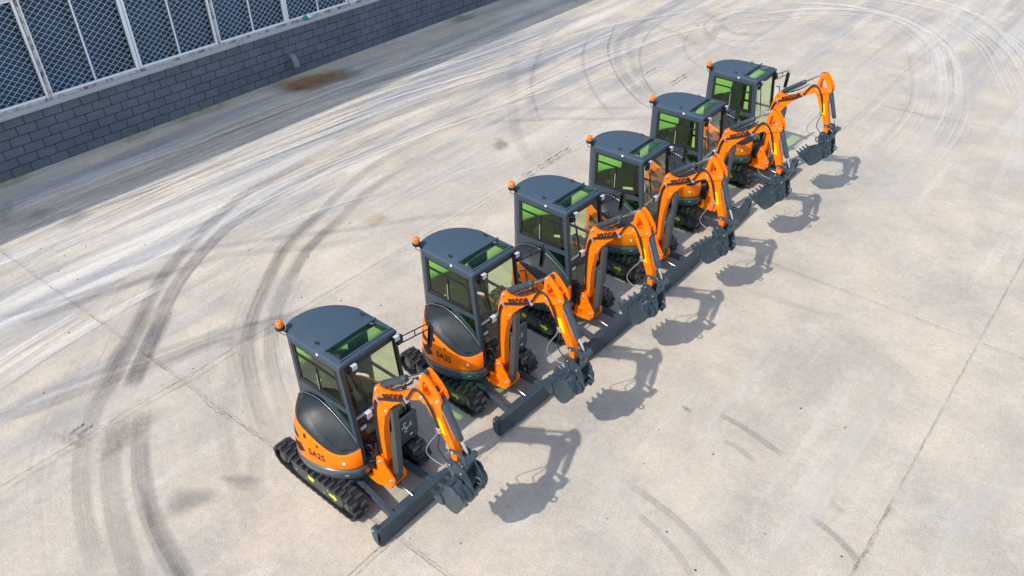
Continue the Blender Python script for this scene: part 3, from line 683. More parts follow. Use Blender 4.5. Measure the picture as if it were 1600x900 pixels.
    def panel(u, v, off=0):
        b, tp, _, _ = stn(u); p = b+(tp-b)*v; q = Vector((b.x, b.y, 0)).normalized()
        return p+q*(.018*math.sin(math.pi*v)+off)
    NS = 45; us = [9*i/NS for i in range(NS+1)]
    mb = MB()
    # rear part of the counterweight carries on round the back to the left side
    BK = [(-.72, -.1), (-.735, .05), (-.70, .24), (-.60, .43), (-.44, .59), (-.25, .68), (0, .72), (.2, .735)]
    bkp = smooth_path([(-.685, -.26, 0)]+[(x, y, 0) for x, y in BK], 4)[1:]
    def row(v):
        r_ = [panel(u, v) for u in us]
        for i, p in enumerate(bkp):
            zt = 1.27-.12*min(1, i/12); q = Vector((p.x, p.y, 0)).normalized(); b = Vector((p.x, p.y, .68)); tp = Vector((p.x*.97, p.y*.97, zt)); r_.append(b+(tp-b)*v+q*.018*math.sin(math.pi*v))
        return r_
    rows = [[p*.985+Vector((0, 0, .0)) for p in row(0)]]+[row(v) for v in (0.02, .12, .3, .5, .7, .88, .98)]
    rows.append([Vector((p.x*.955, p.y*.955, p.z+.004)) for p in row(1)])
    mb.grid(rows, M['orange'], True)
    # inner edge so the panel has a closed front end
    e = [panel(0, v) for v in (0, .25, .5, .75, 1)]
    mb.grid([e, [Vector((p.x-.05, p.y+.02, p.z)) for p in e]], M['orange'], False)
    bp = mb.build('body_panel', root)
    mb = MB()
    mb.grid([[Vector((p.x*.965, p.y*.965, z)) for p in O] for z in (.64, .70)], M['black'], True, True)
    mb.grid([[Vector((p.x*.90, p.y*.90, z)) for p in O] for z in (.64, 1.0)], M['black'], True, True)
    mb.build('panel_seal', sk)
    # vents, lettering, square label
    mb = MB()
    def patch(poly, m, off=.002, n=8):
        a, b, c, d = poly
        rows_ = []
        for i in range(n+1):
            t = i/n; l = (a[0]+(b[0]-a[0])*t, a[1]+(b[1]-a[1])*t); r_ = (d[0]+(c[0]-d[0])*t, d[1]+(c[1]-d[1])*t)
            rows_.append([panel(l[0]+(r_[0]-l[0])*k/4, l[1]+(r_[1]-l[1])*k/4, off) for k in range(5)])
        mb.grid(rows_, m, True)
    patch(((7.15, .70), (6.95, .46), (5.70, .58), (5.95, .68)), M['vent']); mb.build('side_vent', bp); mb = MB()
    patch(((6.85, .30), (5.85, .14), (5.25, .30), (5.60, .50)), M['vent'])
    def hole(u, v, r_):
        cc = mb.bm.verts.new(panel(u, v, .003)); ring = [mb.bm.verts.new(panel(u+r_*math.cos(a), v+r_*math.sin(a)*.62, .003)) for a in [2*math.pi*k/14 for k in range(14)]]
        for k in range(14): mb.face([cc, ring[k], ring[(k+1) % 14]], M['vent'])
    VL = mb; mb = MB(); hole(5.22, .83, .12); mb.build('panel_hole', bp); mb = MB(); hole(4.28, .83, .085); mb.build('panel_hole', bp); mb = VL
    for k in range(3): patch(((6.6-k*.3, .28-.0*k), (5.9-k*.15, .20+.03*k), (5.9-k*.15, .22+.03*k), (6.6-k*.3, .30)), M['hood'], .004)
    mb.build('side_vent', bp)
    mb = MB(); geo = text_geo('SA25', 1.0, .022, 1.0)
    wdt = max(x for x, y in geo[0])
    def fn(x, y):
        u = 4.95-x/wdt*1.17; b, tp, _, _ = stn(u); hgt = (tp-b).z
        return panel(u, .34+y*.150/hgt, .0035)
    put_text(mb, geo, fn, M['print']); mb.build('lettering', bp)
    mb = MB(); patch(((2.36, .42), (2.12, .42), (2.12, .60), (2.36, .60)), M['white'], .004); mb.build('square_label', bp)
    # engine cover
    mb = MB(); rows = []; rows2 = []
    for u in us:
        b, tp, rd, cb = stn(u); r_ = []
        for k in range(9):
            t = k/8; p = (tp+Vector((0, 0, -.015))*(1-t)).lerp(rd, t); q = Vector((b.x, b.y, 0)).normalized()
            bulge = math.sin(math.pi*t)*.012*min(1, (rd-tp).length/.15); r_.append(p+q*bulge+Vector((0, 0, bulge*.3)))
        rows.append(r_); rows2.append([rd.lerp(cb, k/6)+Vector((0, 0, .010*math.sin(math.pi*k/6))) for k in range(7)])
    mb.grid(rows, M['hood'], True); mb.grid(rows2, M['hood'], True)
    mb.build('engine_cover', root)
    mb = MB(); q_ = []
    for u in us[6:]:
        b, tp, rd, cb = stn(u); q_.append(cb+Vector((0, -.05, .012)))
    mb.tube(q_, .004, M['hood'], 6); q2 = [Vector((p.x, p.y+.028, p.z+.004)) for p in q_]; mb.tube(q2, .003, M['silver'], 5)
    mb.build('cover_trim', root)
    # deck, nose and everything below the cab floor
    mb = MB()
    mb.prism([(-.62, -.24), (-.68, 0), (-.6, .38), (-.4, .56), (0, .70), (.64, .70), (.655, -.25)], .655, .70, M['black'], 'z')
    mb.prism([(.45, -.20), (.72, -.13), (.72, .09), (.45, .2)], .36, .66, M['black'], 'z')
    mb.build('cab_floor', root, bevel=.006)
    # ---- cab
    ys0, ys1 = -.262, .705
    def fx(z): return .48+(2.36-z)*.098            # windscreen line
    def arcx(y): return -math.sqrt(max(0, .745**2-(y-.0)**2))
    mb = MB(); D = M['dark']
    # right side
    mb.prism([(-.61, 1.28), (-.61, 2.36), (-.545, 2.36), (-.545, 1.28)], ys0, ys0+.05, D)
    mb.prism([(-.545, 2.27), (-.545, 2.36), (.48, 2.36), (.40, 2.27)], ys0, ys0+.05, D)
    mb.prism([(fx(2.36)-.075, 2.36), (fx(2.36), 2.36), (fx(.66), .66), (fx(.66)-.075, .66)], ys0-.012, ys0+.06, D)
    mb.prism([(-.545, 1.30), (-.50, 1.37), (-.36, 1.455), (-.18, 1.50), (-.02, 1.50), (.10, 1.515), (fx(1.55)-.07, 1.545), (fx(1.62)-.07, 1.625), (-.545, 1.575)], ys0, ys0+.045, D)
    # left side (door frame)
    mb.prism([(-.20, .66), (-.20, 2.36), (-.14, 2.36), (-.14, .66)], ys1-.05, ys1, D)
    mb.prism([(-.14, 2.28), (-.14, 2.36), (.48, 2.36), (.42, 2.28)], ys1-.05, ys1, D)
    mb.prism([(fx(2.36)-.055, 2.36), (fx(2.36), 2.36), (fx(.66), .66), (fx(.66)-.055, .66)], ys1-.05, ys1, M['black'])
    mb.prism([(-.14, .66), (-.14, .90), (fx(.9)-.06, .90), (fx(.66)-.06, .66)], ys1-.045, ys1-.005, D)
    # front: header, sill
    mb.prism([(fx(2.36)-.05, 2.36), (fx(2.36)-.002, 2.36), (fx(2.25)-.002, 2.25), (fx(2.25)-.04, 2.25)], ys0+.06, ys1-.05, M['black'])
    mb.prism([(fx(.74)-.05, .74), (fx(.74), .74), (fx(.66), .66), (fx(.66)-.05, .66)], ys0+.06, ys1-.05, D)
    # rear arc: pillars and lower wall
    arc = [( -.61, ys0)]+[(arcx(y), y) for y in (-.2, -.1, 0, .1, .2, .3, .4, .5, .58, .64, .69)]+[(-.2, ys1)]
    def arcwall(z0, z1, i0, i1, m, th=.04):
        A = arc[i0:i1+1]; rows_ = []
        for (z, k) in ((z0, 1), (z1, 1), (z1, .94), (z0, .94)): rows_.append([Vector((x*k, y*k if abs(y) > .3 else y, z)) for x, y in A])
        rows_.append(rows_[0]); mb.grid(rows_, m, True)
    arcwall(1.20, 1.62, 0, len(arc)-1, D); arcwall(2.27, 2.36, 0, len(arc)-1, D); arcwall(1.62, 2.27, 0, 1, D); arcwall(1.62, 2.27, 9, len(arc)-1, D)
    cf = mb.build('cab_frame', root, bevel=.012, ang=50)
    # roof with its window opening
    yl = [-.275, -.272, -.25, -.215, -.17, -.10, 0, .1, .215, .33, .43, .53, .60, .655, .69, .712, .716]
    def zr(x, y):
        t = (y-.22)/.496; edge = max(0, 1-abs(t)**6)
        k = min(1, max(0, (.48-x)/.35)); return 2.385+.018*edge+.034*(1-t*t)*k
    def xr(y):
        a = -math.sqrt(max(0, .765**2-y*y))
        if y < -.2: a = -.635+(-.2-y)*.5
        return a
    mb = MB()
    top, bot = [], []
    for y in yl:
        x0 = xr(y); xs = [x0, x0+.015, x0+.05]+[x0+.05+(.12-x0-.05)*k/5 for k in range(1, 6)]+[.15, .28, .415, .455, .487, .497]
        inset = .0
        rt_ = []; rb_ = []
        for i, x in enumerate(xs):
            z = zr(x, y)
            if i in (0, len(xs)-1) or y in (yl[0], yl[-1]): z = min(z, 2.375)
            rt_.append(mb.bm.verts.new((x, y, z))); rb_.append(mb.bm.verts.new((x, y, 2.335)))
        top.append(rt_); bot.append(rb_)
    NX = len(top[0])
    def hole_cell(i, j): return (8 <= j < 10) and (yl[i] >= -.175 and yl[i+1] <= .66)
    for i in range(len(yl)-1):
        for j in range(NX-1):
            if hole_cell(i, j): continue
            mb.face([top[i][j], top[i][j+1], top[i+1][j+1], top[i+1][j]], M['roof'], True)
            mb.face([bot[i][j], bot[i+1][j], bot[i+1][j+1], bot[i][j+1]], M['black'], False)
            for (a, b, ni, nj) in (((i, j), (i, j+1), i-1, j), ((i+1, j), (i+1, j+1), i+1, j), ((i, j), (i+1, j), i, j-1), ((i, j+1), (i+1, j+1), i, j+1)):
                if ni < 0 or nj < 0 or ni >= len(yl)-1 or nj >= NX-1 or hole_cell(ni, nj):
                    mb.face([top[a[0]][a[1]], top[b[0]][b[1]], bot[b[0]][b[1]], bot[a[0]][a[1]]], M['roof'], False)
    rf = mb.build('cab_roof', root)
    mb = MB()
    for (x0, x1, y0, y1) in ((.125, .15, -.205, .68), (.415, .44, -.205, .68), (.15, .415, -.205, -.17), (.15, .415, .655, .68)):
        mb.box(((x0+x1)/2, (y0+y1)/2, zr((x0+x1)/2, (y0+y1)/2 if y1-y0 > .5 else y0)+.0), (x1-x0, y1-y0, .022), M['roof'])
    rows = [[Vector((x, y, zr(x, y)+.006)) for x in (.150, .28, .415)] for y in yl if -.175 <= y <= .66]
    mb2 = MB(); mb2.grid(rows, M['green'], True); mb2.build('roof_window', rf, solid=.005)
    mb.build('roof_window_rim', rf, bevel=.004)
    mb = MB()
    for x, y in ((-.08, -.16), (-.08, .62)):
        pts_ = [Vector((x+.028*math.cos(a), y, 2.415+.028*math.sin(a)+.012)) for a in [2*math.pi*k/12 for k in range(13)]]
        mb.tube(pts_, .007, M['black'], 6, False); mb.cyl((x, y, 2.39), (x, y, 2.42), .016, M['black'], 10)
    mb.build('lifting_eye', rf)
    mb = MB(); mb.box((.05, -.274, 2.372), (.035, .006, .035), M['white']); mb.build('roof_label', rf)
    # glazing
    mb = MB(); mb.prism([(-.545, 1.575), (-.545, 2.27), (.405, 2.27), (fx(1.62)-.075, 1.625)], ys0+.018, ys0+.023, M['green']); sw1 = mb.build('side_window', root)
    mb = MB()
    for q in ([(-.545, 1.575), (-.545, 1.645), (fx(1.65)-.075, 1.69), (fx(1.62)-.075, 1.625)], [(-.545, 2.235), (-.545, 2.27), (.405, 2.27), (.41, 2.235)], [(-.545, 1.62), (-.545, 2.235), (-.50, 2.235), (-.50, 1.62)],
              [(.325, 2.235), (.405, 2.27), (fx(1.66)-.075, 1.63), (fx(1.66)-.165, 1.65)], [(-.515, 2.07), (-.515, 2.095), (.37, 2.095), (.372, 2.07)], [(-.10, 1.62), (-.10, 2.08), (-.075, 2.08), (-.075, 1.62)]):
        mb.prism(q, ys0+.006, ys0+.034, M['black'])
    mb.build('window_seal', sw1)
    mb = MB(); mb.box((-.088, ys0+.008, 1.8), (.012, .01, .30), M['silver']); mb.build('window_latch', sw1)
    mb = MB(); mb.prism([(.06, 1.50), (.10, 1.515), (fx(1.55)-.075, 1.54), (fx(1.10)-.08, 1.12), (.44, 1.24), (.24, 1.375)], ys0+.012, ys0+.018, M['green']); mb.build('quarter_window', root)
    mb = MB(); mb.prism([(-.03, 1.48), (.24, 1.36), (.44, 1.235), (fx(1.1)-.07, 1.08), (fx(1.1)-.07, 1.14), (.44, 1.27), (.25, 1.40), (.06, 1.51)], ys0, ys0+.03, D); mb.build('quarter_window_frame', root)
    mb = MB(); mb.prism([(-.14, .90), (-.14, 2.28), (.42, 2.28), (fx(.9)-.055, .90)], ys1-.03, ys1-.025, M['pale']); dw = mb.build('door_window', root)
    mb = MB(); mb.prism([(-.14, 1.46), (-.14, 1.50), (.52, 1.50), (.52, 1.46)], ys1-.04, ys1-.01, M['black']); mb.build('door_bar', dw)
    mb = MB()
    rows = [[Vector((x*.985, y, z)) for x, y in arc[1:10]] for z in (1.62, 2.27)]
    mb.grid(rows, M['green'], True); mb.build('rear_window', root, solid=.005)
    # windscreen: upper and lower pane
    def ppane(z0, z1, y0, y1, nm):
        mb = MB(); mb.prism([(fx(z0)-.022, z0), (fx(z0)-.027, z0), (fx(z1)-.027, z1), (fx(z1)-.022, z1)], y0, y1, M['clear']); return mb.build(nm, root)
    ws = ppane(1.47, 2.25, ys0+.06, ys1-.05, 'windscreen'); lw = ppane(.74, 1.43, ys0+.06, ys1-.05, 'lower_windscreen')
    mb = MB(); zz = 1.45; mb.box((fx(zz)-.02, .22, zz), (.03, ys1-ys0-.11, .035), M['silver'])
    mb.build('windscreen_bar', ws, bevel=.004)
    # wiper
    mb = MB(); 
    mb.tube([(fx(2.22)+.02, -.08, 2.22), (fx(1.95)+.025, -.05, 1.95), (fx(1.62)+.02, .0, 1.62)], .009, M['black'], 6)
    mb.tube([(fx(2.05)+.012, -.02, 2.05), (fx(1.85)+.012, .0, 1.85), (fx(1.52)+.012, .03, 1.52)], .008, M['black'], 6)
    mb.box((fx(2.2)+.0, -.09, 2.19), (.05, .09, .07), M['black']); mb.build('wiper', ws)
    # work lamps
    for y in (-.085, .66):
        mb = MB(); mb.box((.535, y, 2.30), (.06, .095, .075), M['black']); mb.box((.567, y, 2.30), (.006, .080, .060), M['lamp']); mb.box((.545, y, 2.3395), (.055, .08, .004), M['lamp']); mb.build('work_lamp', root, bevel=.006)
    # front left lower panel with its printed emblem
    mb = MB(); xx = .665
    mb.prism([(.34, .56), (.40, .50), (.70, .50), (.745, .56), (.745, .98), (.70, 1.02), (.36, .98)], xx-.03, xx+.012, M['dark'], 'x'); fp = mb.build('footwell_panel', root, bevel=.01)
    mb = MB()
    def arcseg(cy, cz, r_, a0, a1, wd):
        k = 8
        for i in range(k):
            q = []
            for a, rr_ in ((a0+(a1-a0)*i/k, r_-wd), (a0+(a1-a0)*i/k, r_+wd), (a0+(a1-a0)*(i+1)/k, r_+wd), (a0+(a1-a0)*(i+1)/k, r_-wd)):
                q.append(mb.bm.verts.new((xx+.0145, cy+rr_*math.cos(a), cz+rr_*math.sin(a))))
            mb.face(q, M['white'])
    cy, cz = .50, .80
    arcseg(cy, cz+.075, .022, R(20), R(250), .006); arcseg(cy-.03, cz, .030, R(-60), R(170), .008); arcseg(cy+.03, cz, .030, R(120), R(350), .008); arcseg(cy, cz-.06, .022, R(160), R(400), .006)
    for i in range(4): mb.box((xx+.0145, cy+.105, cz+.04-i*.022), (.001, .055 if i % 2 == 0 else .04, .008), M['white'])
    mb.box((xx+.0145, cy+.10, .605), (.001, .055, .024), M['white']); mb.build('emblem', fp)
    # ---- inside the cab
    mb = MB()
    mb.box((-.12, .22, .98), (.46, .46, .14), M['seat']); mb.box((-.36, .22, 1.30), (.12, .44, .58), M['seat'], Matrix.Rotation(R(-10), 3, 'Y')); mb.box((-.40, .22, 1.66), (.08, .24, .16), M['seat'])
    mb.box((-.14, .22, .80), (.36, .34, .24), M['black']); se = mb.build('seat', root, bevel=.035, seg=3)
    for sy in (-.10, .54):
        mb = MB(); mb.box((-.02, sy, .95), (.42, .14, .34), M['black']); mb.box((.10, sy, 1.14), (.20, .12, .06), M['black'])
        mb.tube([(.14, sy, 1.15), (.17, sy, 1.30)], .012, M['black'], 8); mb.tube([(.165, sy, 1.28), (.18, sy, 1.36)], [.022, .026], M['black'], 10); mb.build('armrest_console', root, bevel=.015)
    mb = MB()
    for y in (.12, .32): mb.tube([(.42, y, .70), (.40, y, 1.05), (.36, y, 1.16)], .012, M['black'], 8); mb.box((.45, y, .76), (.16, .07, .02), M['black'])
    mb.build('travel_lever', root)
    mb = MB(); mb.box((.5, -.12, .92), (.14, .16, .5), M['black']); mb.box((.53, -.12, 1.24), (.08, .15, .12), M['black']); mb.box((.575, -.12, 1.25), (.004, .10, .06), M['lamp']); mb.build('monitor_console', root, bevel=.01)
    # ---- beacon, mirror, hand rail
    mb = MB(); bx, by = -.685, -.285
    mb.tube([(-.60, -.24, 2.37), (-.65, -.27, 2.42), (bx, by, 2.44)], .012, M['black'], 8); mb.cyl((bx, by, 2.435), (bx, by, 2.475), .066, M['black'], 20)
    be = mb.build('beacon', root, bevel=.003)
    mb = MB(); n = 20; prof = [(.053, 2.475), (.055, 2.488), (.053, 2.540), (.048, 2.562), (.036, 2.572), (.004, 2.575)]
    rows = [[(bx+r_*math.cos(2*math.pi*k/n), by+r_*math.sin(2*math.pi*k/n), z) for k in range(n)] for r_, z in prof]
    V = mb.grid(rows, M['amber'], True, True); mb.face(V[0][::-1], M['amber']); mb.face(V[-1], M['amber']); mb.build('beacon_lens', be)
    mb = MB(); mb.tube(smooth_path([(bx-.02, by, 2.43), (bx-.04, by, 2.36), (bx, by+.02, 2.33), (-.60, -.25, 2.34)], 5), .006, M['hose'], 6); mb.build('beacon_cable', be)
    mb = MB()
    mb.box((.50, .745, 2.20), (.05, .09, .13), M['black'])
    A0, A1 = Vector((.52, .78, 2.25)), Vector((.56, 1.26, 2.20)); B0, B1 = Vector((.52, .78, 2.14)), Vector((.56, 1.26, 2.10))
    mb.tube([A0, A1, Vector((.56, 1.29, 2.15)), B1], .009, M['black'], 8); mb.tube([B0, B1], .009, M['black'], 8); mb.tube([A0, B0], .009, M['black'], 8)
    for t in (.45, ): mb.tube([A0.lerp(A1, t), B0.lerp(B1, t)], .008, M['black'], 6)
    ma = mb.build('mirror_arm', root)
    mb = MB(); mb.prism([(1.25, 2.14), (1.285, 2.14), (1.275, 1.97), (1.225, 1.80), (1.20, 1.80), (1.23, 1.97)], .53, .605, M['black'], 'x'); mb.prism([(1.244, 2.10), (1.25, 2.10), (1.23, 1.97), (1.208, 1.85), (1.202, 1.85), (1.224, 1.97)], .54, .595, M['mirror'], 'x'); mb.build('mirror_head', ma, bevel=.008)
    mb = MB(); mb.tube(smooth_path([(.56, .70, 1.98), (.60, .78, 1.97), (.61, .80, 1.88), (.64, .80, 1.55), (.65, .72, 1.50)], 6), .011, M['black'], 8); mb.build('hand_rail', root)
    # hoses between body and swing post
    mb = MB(); rj = random.Random(4)
    for k in range(9):
        y0 = -.20+rj.uniform(0, .12); z0 = .62+rj.uniform(0, .35)
        mb.tube(smooth_path([(.60, y0, z0), (.70+rj.uniform(0, .05), y0-.02+rj.uniform(-.03, .03), z0+.10), (.78, -.13+rj.uniform(-.03, .02), .80+rj.uniform(-.1, .15)), (.80, -.125, 1.0+rj.uniform(0, .1))], 6), .011, M['hose'], 6)
    mb.box((.70, -.18, .66), (.10, .10, .10), M['black']); mb.build('hydraulic_hoses', root)
    # ---- swing post
    O_ = M['orange']
    def B(mb, name, parent=root, **k): return mb.build(name, parent, **k)
    mb = MB()
    for y0, y1 in ((-.155, -.115), (.055, .095)):
        mb.prism([(.64, .41), (.70, .36), (.96, .36), (1.075, .43), (1.085, .53), (.96, .70), (.90, .84), (.86, .86), (.79, .85), (.76, .78), (.785, .66), (.76, .56), (.67, .50)], y0, y1, O_)
    mb.prism([(.60, -.20), (.80, -.22), (1.02, -.16), (1.02, .10), (.80, .15), (.60, .13)], .345, .385, O_, 'z')
    mb.prism([(.62, -.16), (.80, -.17), (.98, -.14), (.98, .08), (.80, .10), (.62, .10)], .50, .53, O_, 'z')
    mb.cyl((.66, -.03, .32), (.66, -.03, .60), .06, O_, 20)
    post = sw(mb.build('swing_post', root, bevel=.008, origin=PIV))
    for x, z in ((.84, .78), (1.02, .50)):
        mb = MB(); mb.ycyl(x, z, -.175, .115, .027, M['silver'], 16); c_ = mb.build('pivot_pin', post, bevel=.003); c_.data.transform(Matrix.Translation(-Vector(PIV)))
    # ---- boom
    def part(mb, name, parent, **k):      # sub-part of a swinging part (same origin)
        bmesh.ops.translate(mb.bm, verts=mb.bm.verts, vec=-Vector(PIV)); return mb.build(name, parent, **k)
    mb = MB()
    b0, b1 = YB-.055, YB+.055
    BO = [(.78, .74), (.80, .72), (.87, .71), (.915, .76), (.925, .95), (.93, 1.2), (.96, 1.45), (1.02, 1.70), (1.11, 1.90), (1.24, 2.085), (1.42, 2.25), (1.62, 2.38), (1.80, 2.475), (1.875, 2.49),
          (1.905, 2.56), (1.87, 2.63), (1.80, 2.65), (1.72, 2.625), (1.60, 2.51), (1.44, 2.40), (1.28, 2.295), (1.15, 2.24), (1.09, 2.235), (1.04, 2.265), (.985, 2.29), (.94, 2.28), (.905, 2.22), (.88, 2.12), (.835, 1.93), (.812, 1.72), (.802, 1.45), (.798, 1.15), (.79, .90)]
    mb.prism(BO, b0, b1, O_)
    boom = sw(mb.build('boom', root, bevel=.010, origin=PIV))
    mb = MB()
    IN = [(.83, 1.0), (.90, 1.0), (.905, 1.25), (.93, 1.5), (.98, 1.72), (1.08, 1.92), (1.20, 2.09), (1.19, 2.13), (1.05, 2.05), (.93, 1.90), (.87, 1.70), (.84, 1.45)]
    mb.prism(IN, b0-.004, b0+.004, O_)
    mb.prism([(.99, 1.68), (1.08, 1.78), (1.14, 1.93), (1.07, 2.0), (.97, 1.88)], b0-.02, b1+.02, O_)
    part(mb, 'reinforcing_plate', boom, bevel=.006)
    mb = MB()
    for x, z, r_ in ((.95, 2.225, .022), (1.08, 1.87, .022), (1.83, 2.555, .025)): mb = MB(); mb.ycyl(x, z, b0-.03, b1+.03, r_, M['silver'], 14); part(mb, 'boom_pin', boom, bevel=.004)
    for x, z in ((.97, 2.07), (1.545, 2.375)):
        mb = MB(); mb.box((x, b0-.028, z), (.028, .05, .10), M['silver'], Matrix.Rotation(R(-32), 3, 'Y')); part(mb, 'hose_clamp', boom, bevel=.004)
    mb = MB()
    for k in range(3):
        off = k*.015
        mb.tube(smooth_path([(.83+off*.6, b0-.016, .90), (.825+off, b0-.018, 1.4), (.855+off, b0-.018, 1.80), (.91+off, b0-.022, 2.0), (1.0, b0-.026, 2.07+off), (1.28, b0-.026, 2.215+off), (1.54, b0-.028, 2.355+off),
                             (1.64, b0-.03, 2.50+off), (1.74, b0-.03, 2.625+off), (1.86, b0-.03, 2.61+off), (1.95+off, b0-.03, 2.48), (2.01+off*.6, b0-.02, 2.28), (2.03+off*.6, b0-.02, 2.14)], 6), .0085, M['hose'], 7)
    part(mb, 'boom_hoses', boom)
    mb = MB(); geo = text_geo('sanne', 1.0, .042, 1.35); wdt = max(x for x, y in geo[0])
    p0 = Vector((1.07, 0, 2.10)); dd = Vector((.46, 0, .245)); dn = dd.normalized(); un = Vector((-dn.z, 0, dn.x))
    put_text(mb, geo, lambda x, y: Vector((0, b0-.0035, 0))+p0+dn*(x/wdt*.47)+un*(y*.185+.0), M['print'])
    part(mb, 'lettering', boom)
    mb = MB(); mb.box((.86, b0-.002, 1.62), (.07, .003, .13), M['warn'], Matrix.Rotation(R(6), 3, 'Y')); part(mb, 'warning_sticker', boom)
    mb = MB(); mb.box((.80, b0-.085, 1.68), (.06, .085, .085), M['black']); mb.box((.832, b0-.085, 1.68), (.008, .09, .09), M['lamp']); mb.box((.80, b0-.085, 1.7255), (.062, .09, .006), M['lamp'])
    mb.tube([(.80, b0-.04, 1.64), (.82, b0+.0, 1.60)], .010, M['silver'], 6); part(mb, 'boom_lamp', boom, bevel=.005)
    # boom cylinder with its guard
    mb = MB(); mb.tube([(1.02, YB, .50), (1.085, YB, 1.40)], .050, M['cover'], 20); mb.tube([(1.085, YB, 1.40), (1.105, YB, 1.85)], .024, M['chrome'], 14)
    mb.ycyl(1.02, .50, YB-.06, YB+.06, .045, M['cover'], 16)
    bc = sw(mb.build('boom_cylinder', root, bevel=.003, origin=PIV))
    mb = MB(); q = [(1.07, .66), (1.115, .66), (1.175, 1.86), (1.155, 1.93), (1.12, 1.90)]
    mb.prism(q, YB-.052, YB+.052, M['cover']); part(mb, 'cylinder_guard', bc, bevel=.008)
    # arm cylinder
    a, b = Vector((.955, YB, 2.25)), Vector((1.868, YB, 2.905)); d = (b-a).normalized()
    mb = MB(); mb.tube([a+d*.09, a+d*.11, a+d*.66, a+d*.68], [.038, .052, .052, .044], M['steel'], 22); mb.tube([a+d*.68, b], .021, M['chrome'], 14); mb.ycyl(a.x, a.z, YB-.04, YB+.04, .036, M['steel'], 16); mb.ycyl(b.x, b.z, YB-.04, YB+.04, .034, M['steel'], 16)
    mb.tube([a+d*.05, a+d*.12], .03, M['steel'], 12)
    mb.tube([a+d*.16+Vector((.03, -.03, -.055)), a+d*.60+Vector((.03, -.03, -.05)), a+d*.64+Vector((0, 0, -.03))], .009, M['chrome'], 6)
    sw(mb.build('arm_cylinder', root, bevel=.003, origin=PIV))
    mb = MB()
    for k in range(2): mb.tube(smooth_path([(1.02, YB-.03+.05*k, 2.33), (1.10, YB-.03+.05*k, 2.30), (1.22, YB-.03+.05*k, 2.345), (1.40, YB-.02+.05*k, 2.45), (1.50, YB+.05*k, 2.52), (1.60, YB+.02*k, 2.60)], 5), .011, M['hose'], 6)
    sw(mb.build('cylinder_hoses', root, origin=PIV))
    # ---- arm
    mb = MB(); t0, t1 = YB-.075, YB+.075
    HN = [(1.86, 2.46), (1.80, 2.50), (1.785, 2.56), (1.80, 2.64), (1.815, 2.74), (1.84, 2.90), (1.875, 2.945), (1.915, 2.945), (1.985, 2.895), (2.07, 2.80), (2.135, 2.70), (2.155, 2.62), (2.13, 2.565), (2.05, 2.55)]
    # horn plates carry an opening, so each plate is built as a ring of quads
    HI = [(1.895, 2.615), (1.880, 2.635), (1.870, 2.66), (1.868, 2.69), (1.872, 2.75), (1.885, 2.815), (1.90, 2.845), (1.925, 2.835), (1.965, 2.79), (2.01, 2.73), (2.045, 2.68), (2.05, 2.65), (2.02, 2.62), (1.955, 2.605)]
    for ya, yb in ((t0, t0+.032), (t1-.032, t1)):
        n = len(HN); VA = [mb.bm.verts.new((x, ya, z)) for x, z in HN]; VB = [mb.bm.verts.new((x, yb, z)) for x, z in HN]; IA = [mb.bm.verts.new((x, ya, z)) for x, z in HI]; IB = [mb.bm.verts.new((x, yb, z)) for x, z in HI]
        for i in range(n):
            j = (i+1) % n
            mb.face([VA[i], VA[j], IA[j], IA[i]], O_); mb.face([VB[j], VB[i], IB[i], IB[j]], O_); mb.face([VA[j], VA[i], VB[i], VB[j]], O_); mb.face([IA[i], IA[j], IB[j], IB[i]], O_)
    # body of the arm
    AR = [(1.83, 2.53), (1.85, 2.45), (1.935, 2.28), (2.005, 2.10), (2.07, 1.92), (2.138, 1.72), (2.142, 1.62), (2.165, 1.58), (2.205, 1.585), (2.228, 1.63), (2.228, 1.78), (2.19, 1.98), (2.15, 2.18), (2.12, 2.36), (2.115, 2.565), (2.03, 2.62), (1.93, 2.59)]
    mb.prism(AR, YB-.050, YB+.050, O_)
    mb.box((1.99, YB, 2.815), (.10, .085, .014), O_, Matrix.Rotation(R(48), 3, 'Y')); mb.box((2.08, YB, 2.69), (.014, .085, .09), O_, Matrix.Rotation(R(20), 3, 'Y'))
    arm = sw(mb.build('arm', root, bevel=.007, origin=PIV))
    mb = MB()
    for x, z, r_, w_ in ((1.868, 2.905, .022, .084), (2.095, 2.62, .022, .094), (2.18, 1.80, .020, .085), (2.18, 1.63, .024, .10)): mb = MB(); mb.ycyl(x, z, YB-w_, YB+w_, r_, M['silver'], 14); part(mb, 'arm_pin', arm, bevel=.004)
    mb = MB(); mb.box((2.02, YB-.075, 2.12), (.05, .03, .09), M['silver']); part(mb, 'hose_fitting', arm, bevel=.004)
    mb = MB(); mb.prism([(1.975, 2.31), (2.075, 2.31), (2.11, 2.07), (2.04, 2.07)][::-1], YB-.0535, YB-.050, M['warn']); part(mb, 'warning_sticker', arm)
    mb = MB()
    mb.tube(smooth_path([(2.02, YB-.085, 2.16), (1.99, YB-.10, 2.05), (1.90, YB-.13, 1.90), (1.83, YB-.15, 1.74), (1.815, YB-.15, 1.63), (1.88, YB-.14, 1.56), (2.0, YB-.13, 1.53), (2.12, YB-.10, 1.50), (2.20, YB-.12, 1.42)], 7), .0075, M['sleeve'], 8)
    mb.tube(smooth_path([(2.04, YB-.075, 2.13), (2.02, YB-.10, 1.98), (1.99, YB-.11, 1.85), (2.0, YB-.11, 1.74), (2.08, YB-.11, 1.66), (2.14, YB-.10, 1.60)], 6), .0085, M['hose'], 8)
    part(mb, 'loose_hoses', arm)
    # bucket cylinder
    a, b = Vector((2.11, YB, 2.62)), Vector((2.385, YB, 1.775)); d = (b-a).normalized()
